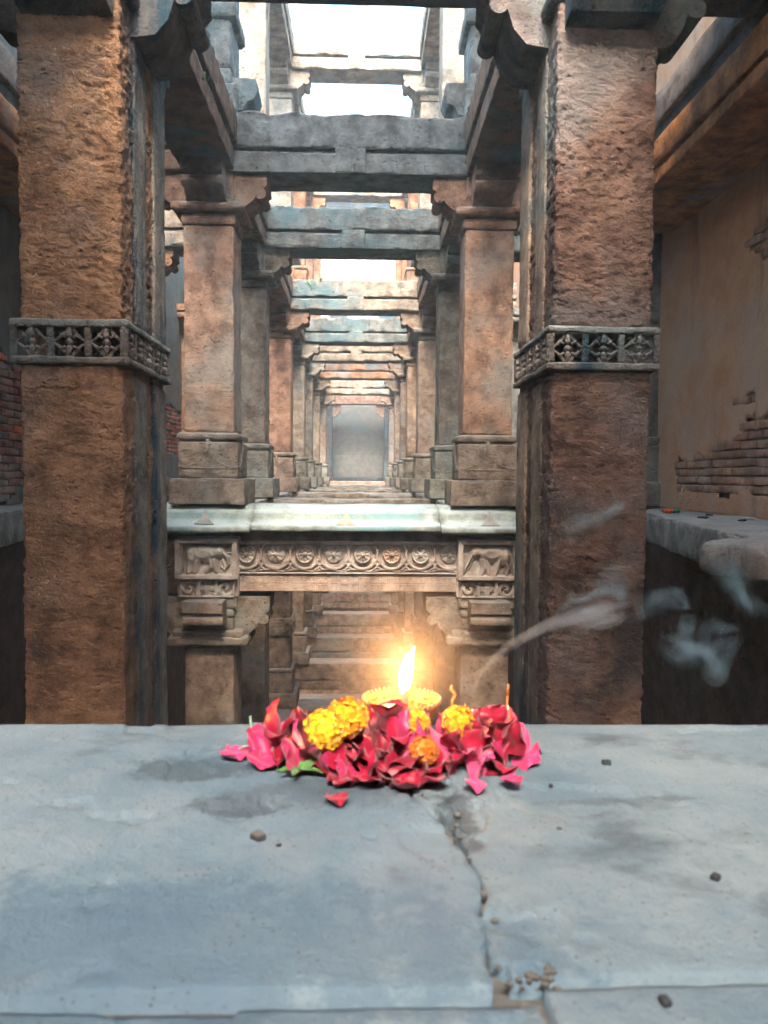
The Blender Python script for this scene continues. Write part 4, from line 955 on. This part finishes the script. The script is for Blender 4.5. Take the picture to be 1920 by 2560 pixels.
def rose(px, py, Y, label, n, spread, height, seed, pink=.25):
    r = random.Random(seed); x, y, z = W(px, py, Y); t = thing('rose', label, 'rose', (x, y, 0))
    for k in range(n):
        u = k / n; a = k * 2.4 + r.uniform(-.4, .4); rad = spread * (u ** .6)
        el = R(50 - 46 * u + r.uniform(-24, 22))                    # petal rises steeply in the middle, lies flat outside
        d = Vector((math.cos(a) * math.cos(el), math.sin(a) * math.cos(el), math.sin(el)))
        side = Vector((-math.sin(a), math.cos(a), 0)); nrm = side.cross(d) * -1
        nrm = -side.cross(d) if True else nrm
        mat = Matrix((side, d, side.cross(d))).transposed().to_4x4() @ Matrix.Rotation(r.uniform(-1.1, 1.1), 4, 'Y')
        zz = max(.003, height * (1 - u) ** 1.1 * .75 + r.uniform(0, .005))
        pk = r.random() < pink
        obj('petal', (PETP if pk else PET)[r.randrange(8)], M['rose_pink' if pk else 'rose'], t, loc=(math.cos(a) * rad * .75, math.sin(a) * rad * .55, zz), rot=mat.to_euler(), scale=[r.uniform(.8, 1.12)] * 3)
    return t
rose(622, 1606, .735, 'crimson rose with spread pointed petals at the left end of the heap', 11, .020, .026, 11, .12)
rose(690, 1628, .700, 'loose pink-red rose lying below the pair of marigolds', 6, .012, .012, 12, .4)
rose(832, 1608, .708, 'large crimson rose in the middle of the heap, open pink petals on top', 25, .034, .036, 13, .4)
rose(790, 1640, .686, 'flattened crimson rose at the front of the heap', 11, .024, .010, 14, .05)
rose(872, 1640, .688, 'dark crimson rose below the orange marigold', 10, .022, .010, 18, .05)
rose(985, 1622, .705, 'dark red rose right of the orange marigold', 13, .025, .024, 15, .15)
rose(1065, 1612, .720, 'crimson rose at the right end of the heap', 14, .024, .028, 16, .2)
rose(1012, 1638, .700, 'small crimson rose bud lying in front on the right', 6, .013, .008, 17, .25)
LOOSE = [(520, 1648, 1, 'small pink rose petal at the far left beside the green sepal', .6, .35), (570, 1672, 1, 'large pale pink rose petal lying left of the heap', .2, .5), (737, 1750, 0, 'single crimson rose petal lying alone in front of the heap', .5, .3),
         (905, 1714, 0, 'broad crimson petal lying flat before the orange marigold', 1.3, .2), (962, 1690, 0, 'red petal lying on the slab right of the broad petal', 2.0, .3), (1030, 1722, 1, 'little pink petal at the front right of the heap', .1, .6),
         (1124, 1706, 1, 'curled pink petal lying apart on the far right', 1.2, .45), (640, 1650, 0, 'crimson petal leaning between the left roses', 2.6, .8), (762, 1690, 0, 'red petal at the front left edge of the heap', 2.2, .3), (830, 1700, 0, 'dark red petal at the front edge below the big rose', 1.6, .35), (1060, 1664, 0, 'crimson petal at the front right edge under the right rose', .9, .5)]
for k, (px, py, pk, lb, yaw, tilt) in enumerate(LOOSE):
    x, Y = G(px, py)
    tag(obj('rose_petal', (PETP if pk else PET)[k % 8], M['rose_pink' if pk else 'rose'], loc=(x, Y, .004), rot=(tilt * .5, tilt * .5 - .1, yaw), scale=[.80 if k not in (2, 5, 6) else .55] * 3), lb, 'rose petal', 'loose rose petals', 'thing')
# marigolds: ruffled heads
def marigold_mesh(seed, rad):
    r = random.Random(seed); v = []; f = []
    N = 250
    for k in range(N):
        zf = 1 - 1.55 * (k + .5) / N; th = k * 2.39996; rr = math.sqrt(max(0, 1 - zf * zf))
        d = Vector((rr * math.cos(th), rr * math.sin(th), zf * .82)); c = d * rad * r.uniform(.68, 1.06)
        q = d.to_track_quat('Z', 'Y').to_matrix(); s = rad * r.uniform(.14, .24); n = 7; b = len(v); ph = r.uniform(0, 6)
        v.append(tuple(c + q @ Vector((0, 0, -s * .6))))
        for j in range(n):
            a = 2 * math.pi * j / n; k2 = s * (1 + .25 * math.sin(3 * a + ph))
            v.append(tuple(c + q @ Vector((math.cos(a) * k2, math.sin(a) * k2, s * .35 * math.sin(2 * a + ph)))))
        for j in range(n): f.append((b, b + 1 + j, b + 1 + (j + 1) % n))
    return mesh('ruffled_petals', v, f)
MG = [(702, 1575, .680, .0185, 'marigold', 'yellow marigold head, lower left one of the pair'), (750, 1550, .695, .0185, 'marigold', 'yellow marigold head, upper right one of the pair beside the left rose'),
      (903, 1560, .700, .0115, 'marigold', 'small yellow marigold just in front of the lamp'), (990, 1558, .725, .0155, 'marigold', 'yellow marigold behind the right roses'), (916, 1622, .672, .0130, 'orange', 'deep orange marigold tucked low among the red petals')]
for k, (px, py, Y, rad, mt, lb) in enumerate(MG):
    x, y, z = W(px, py, Y); t = thing('marigold', lb, 'marigold', (x, y, z), rng.uniform(0, 6), 'marigold heads')
    t.rotation_euler = (R(35), rng.uniform(-.2, .2), rng.uniform(-.4, .4))
    obj('ruffled_petals', marigold_mesh(k, rad), M[mt], t)
    obj('receptacle', lathe('receptacle', [(0, -rad * 1.3), (rad * .35, -rad * 1.25), (rad * .55, -rad * .7), (rad * .75, -rad * .2), (rad * .3, 0), (0, 0)], 14), M['leaf'], t)
# bits of stem and sepal
def sepal_cluster(px, py, label, seed, mat, stem=False, n=5, sc=.45):
    x, Y = G(px, py); r = random.Random(seed); t = thing('rose_sepal', label, 'sepal', (x, Y, .002))
    for k in range(n):
        obj('leaflet', (SEP), M[mat], t, loc=(0, 0, .003), rot=(r.uniform(-.1, .5), r.uniform(-.4, .4), k * 6.28 / n + r.uniform(-.3, .3)), scale=(sc, sc * 1.1, sc))
    if stem: obj('stem', mesh('stem', *tube_vf([(0, 0, .004), (-.002, .002, .018), (-.004, .004, .034)], [.0016, .0013, .0012], 6)), M['sepal'], t)
SEP = petal_me(77, .034, .014, .3, .3, .1, .5); SEP.materials.append(M['sepal'])
SEPG = petal_me(78, .036, .016, .3, .3, .1, .5); SEPG.materials.append(M['leaf'])
sepal_cluster(548, 1628, 'pale green sepal with an upright stem at the left end of the heap', 1, 'sepal', True)
sepal_cluster(718, 1665, 'pale sepal between the pink rose and the big rose', 4, 'sepal', False, 4, .5)
_S = SEP; SEP = SEPG
sepal_cluster(648, 1676, 'green rose leaves lying on the slab left of the heap', 2, 'leaf', False, 6, .6)
# incense sticks
def stick(px, py, Y, h, label, lean=(0, 0), ash=True, curl=False):
    x, y, z = W(px, py, Y); t = thing('incense_stick', label, 'incense stick', (x, Y, 0))
    tip = (lean[0], lean[1], z)
    obj('stem', mesh('stem', *tube_vf([(0, 0, .0), (lean[0] * .5, lean[1] * .5, z * .5), (lean[0] * .8, lean[1] * .8, z * .8)], .0011, 6)), M['stick'], t)
    pth = [(lean[0] * .8, lean[1] * .8, z * .8), tip] + ([(lean[0] + .003, 0, z + .006), (lean[0] - .002, 0, z + .012), (lean[0] - .001, 0, z + .016)] if curl else [])
    obj('ash', mesh('ash', *tube_vf(pth, [.0017] * (len(pth) - 1) + [.0008], 6)), M['stick' if not ash else 'ash'], t)
stick(978, 1512, .79, .05, 'incense stick with curled ash just right of the lamp', (0, 0), False, True)
stick(1001, 1520, .79, .04, 'short incense stick between the curled one and the smoke', (.002, 0), False)
stick(1017, 1532, .80, .04, 'smoking incense stub where the smoke thread rises', (.002, 0), True)
stick(1092, 1478, .78, .07, 'thin incense stick at the right end of the roses', (.003, 0), False)
x, y, z = W(1097, 1552, .76); tb = thing('flower_bud', 'withered grey green bud on the thin incense stick at the right', 'bud', (x, y, z))
obj('bud_body', lathe('bud_body', [(0, -.010), (.004, -.008), (.006, 0), (.004, .008), (.001, .013), (0, .014)], 12), M['sepal'], tb)
# charcoal bits, pebbles, wrapper on the slab and ledge
for k, (px, py, sz, lb) in enumerate(((1310, 1649, .0040, 'black charcoal crumb right of the flowers'), (1546, 1897, .0036, 'black charcoal crumb near the right edge of the slab'), (1190, 1697, .002, 'tiny dark crumb right of the curled petal'), (556, 1812, .0052, 'grey stone chip at the end of the flaked patch'), (1208, 1789, .002, 'tiny pale crumb right of the crack'), (602, 1826, .002, 'tiny dark crumb beside the stone chip'), (1437, 2165, .0034, 'dark crumb near the bottom right'))):
    x, Y = G(px, py)
    tag(obj('slab_crumb', box_me('slab_crumb', (-sz, -sz * .8, 0), (sz, sz * .8, sz * 1.1), r=sz * .4, amp=sz * .3, res=sz * .5, freq=120, seed=k), M['coal' if k not in (3, 4) else 'grit'], loc=(x, Y, -.001), rot=(0, 0, k * .8)), lb, 'crumb', None, 'thing')
wr = thing('candy_wrapper', 'small orange and green wrapper lying on the right ledge', 'wrapper', (2.42, 5.95, .002), .3)
obj('wrapper_body', box_me('wrapper_body', (-.05, -.03, 0), (.02, .03, .035), r=.014, amp=.006, res=.02, freq=30), M['wrapper'], wr)
obj('wrapper_end', box_me('wrapper_end', (.022, -.035, 0), (.085, .035, .03), r=.012, amp=.006, res=.02, freq=30, seed=3), M['wrapper_green'], wr)
for k, (x, y) in enumerate(((2.5, 6.25), (2.58, 5.6), (2.35, 5.2), (2.62, 5.1), (2.45, 4.85), (2.66, 4.6))):
    tag(obj('dry_leaf', box_me('dry_leaf', (-.035, -.02, 0), (.035, .02, .010), r=.004, amp=.006, res=.015, freq=40, seed=k), M['coal' if k % 3 else 'ash'], loc=(x, y, .002), rot=(0, 0, k)), ('dark scrap of litter beyond the wrapper on the right ledge', 'pale scrap of litter by the wall on the right ledge', 'dark scrap of litter just in front of the wrapper', 'pale grey scrap of litter near the wall, middle of the right ledge', 'dark scrap of litter near the outer right ledge', 'dark scrap of litter closest to the camera by the right wall')[k], 'litter', 'litter on the right ledge', 'thing')

# ------------------------------------------------------------------ small plants rooted in the stone
def sprig(loc, label, leaves, size, seed, up=.5, down=False):
    r = random.Random(seed); t = thing('wild_plant', label, 'plant', loc)
    for k in range(leaves):
        a = r.uniform(0, 6.28) if leaves > 2 else (.3 if k else 2.6)
        h = r.uniform(.2, 1.0) * size * 2.2 * (-1 if down else 1)
        p0 = Vector((0, 0, 0)); p1 = Vector((math.cos(a) * size * r.uniform(.3, 1.1), math.sin(a) * size * .5 - size * .2, h))
        obj('stem', mesh('stem', *tube_vf([p0, p0.lerp(p1, .5) + Vector((0, 0, size * .2)), p1], [.004, .003, .002], 5)), M['leaf'], t)
        obj('leaf', LEAF, M['leaf'], t, loc=p1, rot=(r.uniform(.3, 1.1), r.uniform(-.5, .5), a - 1.57 + r.uniform(-.4, .4)), scale=[size * r.uniform(18, 26)] * 3)
LEAF = petal_me(91, .050, .026, .25, .3, .06, .6); LEAF.materials.append(M['leaf'])
sprig((-.78, ROW[2] - .3, 3.38), 'sprig with two bright leaves on the third lintel', 2, .09, 1)
sprig((-1.02, 5.1, 2.86), 'bright green tuft hanging from the left side beam near the pillar', 5, .03, 2, down=True)
sprig((-1.3, ROW[1] - .28, 3.72), 'leafy plant growing on the second lintel at the left', 14, .06, 3)
sprig((1.02, ROW[1] + .1, 3.70), 'tiny plant on the right end of the second lintel', 5, .05, 4)
sprig((-.62, ROW[3] - .3, 3.66), 'yellowish plant on the fourth lintel at the left', 6, .09, 5)
sprig((-.9, ROW[6] - .3, 3.62), 'tufted plant on the farthest lintel', 9, .09, 6)

# ------------------------------------------------------------------ incense smoke (real volumes lit by sky and flame)
def smoke_mat(name, d, col):
    t = NT(name); pv = t.n('VolumePrincipled'); pv.inputs['Color'].default_value = (*col, 1); pv.inputs['Density'].default_value = d; pv.inputs['Anisotropy'].default_value = .1
    t.l(pv.outputs[0], t.out.inputs['Volume']); return t.m
M['smoke'] = smoke_mat('incense smoke', 8.5, (.72, .82, .92))
M['smoke2'] = smoke_mat('thin incense smoke', 2.0, (.50, .78, .95))
def smoke(pts, rad, label, mt, n=30, strands=6):
    P = np.array(pts, float); t = np.linspace(0, 1, len(P)); tt = np.linspace(0, 1, n)
    Q = np.column_stack([np.interp(tt, t, P[:, k]) for k in range(3)])
    for _ in range(5): Q[1:-1] = (Q[:-2] + 2 * Q[1:-1] + Q[2:]) / 4
    rr = np.interp(tt, np.linspace(0, 1, len(rad)), rad)
    top = tag(bpy.data.objects.new('smoke_wisp', None), label, 'smoke', None, 'stuff'); C.objects.link(top)
    T = np.gradient(Q, axis=0); T /= np.linalg.norm(T, axis=1, keepdims=True); N = np.column_stack([-T[:, 2], 0 * tt, T[:, 0]])
    base = rng.uniform(0, 90)
    for k in range(strands):
        c = (k + .5) / strands * 2 - 1                        # position across the rolled sheet of smoke
        roll = fbm(np.column_stack([tt * 2.2 + base, 0 * tt + c * .7, 0 * tt + 4]), 2) * 2.2
        wob = fbm(np.column_stack([tt * 5 + base, 0 * tt + c * 2.5, 0 * tt + 9]), 2) * .35
        o = Q + N * (rr * (c * np.cos(roll * 1.6) + wob))[:, None]; o[:, 1] += rr * (c * np.sin(roll * 1.6)) * 1.2
        r2 = rr * (4.4 / strands) * (.65 + .9 * np.abs(fbm(np.column_stack([tt * 4 + base, 0 * tt + c * 3, 0 * tt]), 2)))
        a, b = rng.uniform(0, .12), rng.uniform(.86, 1.0)
        r2 = r2 * np.clip((tt - a * (abs(c) > .2)) * 9, 0.04, 1) * np.clip((b - tt) * 7, 0.04, 1)
        obj('smoke_strand', mesh('smoke_strand', *tube_vf(o, np.maximum(r2, .00015), 8)), M[mt], top)
    return top
def Wl(pts): return [W(*p) for p in pts]
smoke(Wl([(1017, 1525, .80), (1022, 1490, .80), (1040, 1450, .80), (1075, 1412, .80), (1120, 1385, .81), (1190, 1350, .82), (1260, 1325, .84), (1330, 1310, .86), (1380, 1300, .88)]), [.003, .0035, .004, .005, .007, .010, .015, .022, .018], 'thread of incense smoke bending right from the stub', 'smoke', 70, 9)
smoke(Wl([(1120, 1370, .82), (1215, 1330, .84), (1270, 1290, .86), (1330, 1255, .87), (1370, 1240, .88)]), [.003, .010, .018, .022, .016], 'upper strand of smoke before the right pillar', 'smoke2', 50, 12)
smoke(Wl([(1215, 1170, .86), (1240, 1150, .86), (1290, 1125, .86), (1330, 1095, .87), (1350, 1080, .88)]), [.010, .016, .016, .020, .014], 'drifting puff of smoke high on the right pillar', 'smoke2', 50, 12)
smoke(Wl([(1370, 1330, .88), (1410, 1315, .90), (1450, 1300, .90), (1485, 1315, .90), (1450, 1275, .90), (1415, 1240, .9)]), [.020, .024, .020, .012, .010, .005], 'curling smoke in front of the dark opening', 'smoke2', 56, 14)
smoke(Wl([(1420, 1370, .92), (1480, 1395, .92), (1530, 1410, .92), (1580, 1390, .92), (1620, 1350, .92)]), [.016, .030, .034, .026, .014], 'low drifting smoke below the right ledge', 'smoke2', 56, 14)
smoke(Wl([(1640, 1350, .95), (1610, 1290, .95), (1580, 1240, .95), (1590, 1190, .95)]), [.010, .020, .024, .016], 'faint smoke rising at the right edge', 'smoke2', 50, 12)
gc = (LX + .004, LY, .085)
M['glow'] = volume('flame bloom', 1.35, (1, .95, .9), 0, 0, 0, gc, .13)  # thin scattering volume standing in for bloom around the flame
v, f = box_vf((-1, -1, -1), (1, 1, 1), r=.4, amp=0, res=.4); v = v / np.linalg.norm(v, axis=1, keepdims=True) * .135
v[:, 2] = np.maximum(v[:, 2], -.075)
tag(obj('bloom_halo', mesh('bloom_halo', v, f), M['glow'], loc=gc), 'faint added haze imitating the bloom around the lamp flame', 'smoke', None, 'stuff')

# ------------------------------------------------------------------ thin air haze of the well
t = NT('well haze'); pv_ = t.n('VolumePrincipled'); pv_.inputs['Color'].default_value = (.74, .92, 1.0, 1); pv_.inputs['Density'].default_value = .0055; pv_.inputs['Anisotropy'].default_value = .2
t.l(pv_.outputs[0], t.out.inputs['Volume'])
hv = [(x, y, z) for x in (-8, 8) for y in (-6, 44) for z in (-12.2, 18.5)]
tag(obj('haze', mesh('haze', hv, [(0, 1, 3, 2), (4, 6, 7, 5), (0, 4, 5, 1), (2, 3, 7, 6), (0, 2, 6, 4), (1, 5, 7, 3)], False), t.m), None, None, None, 'stuff')
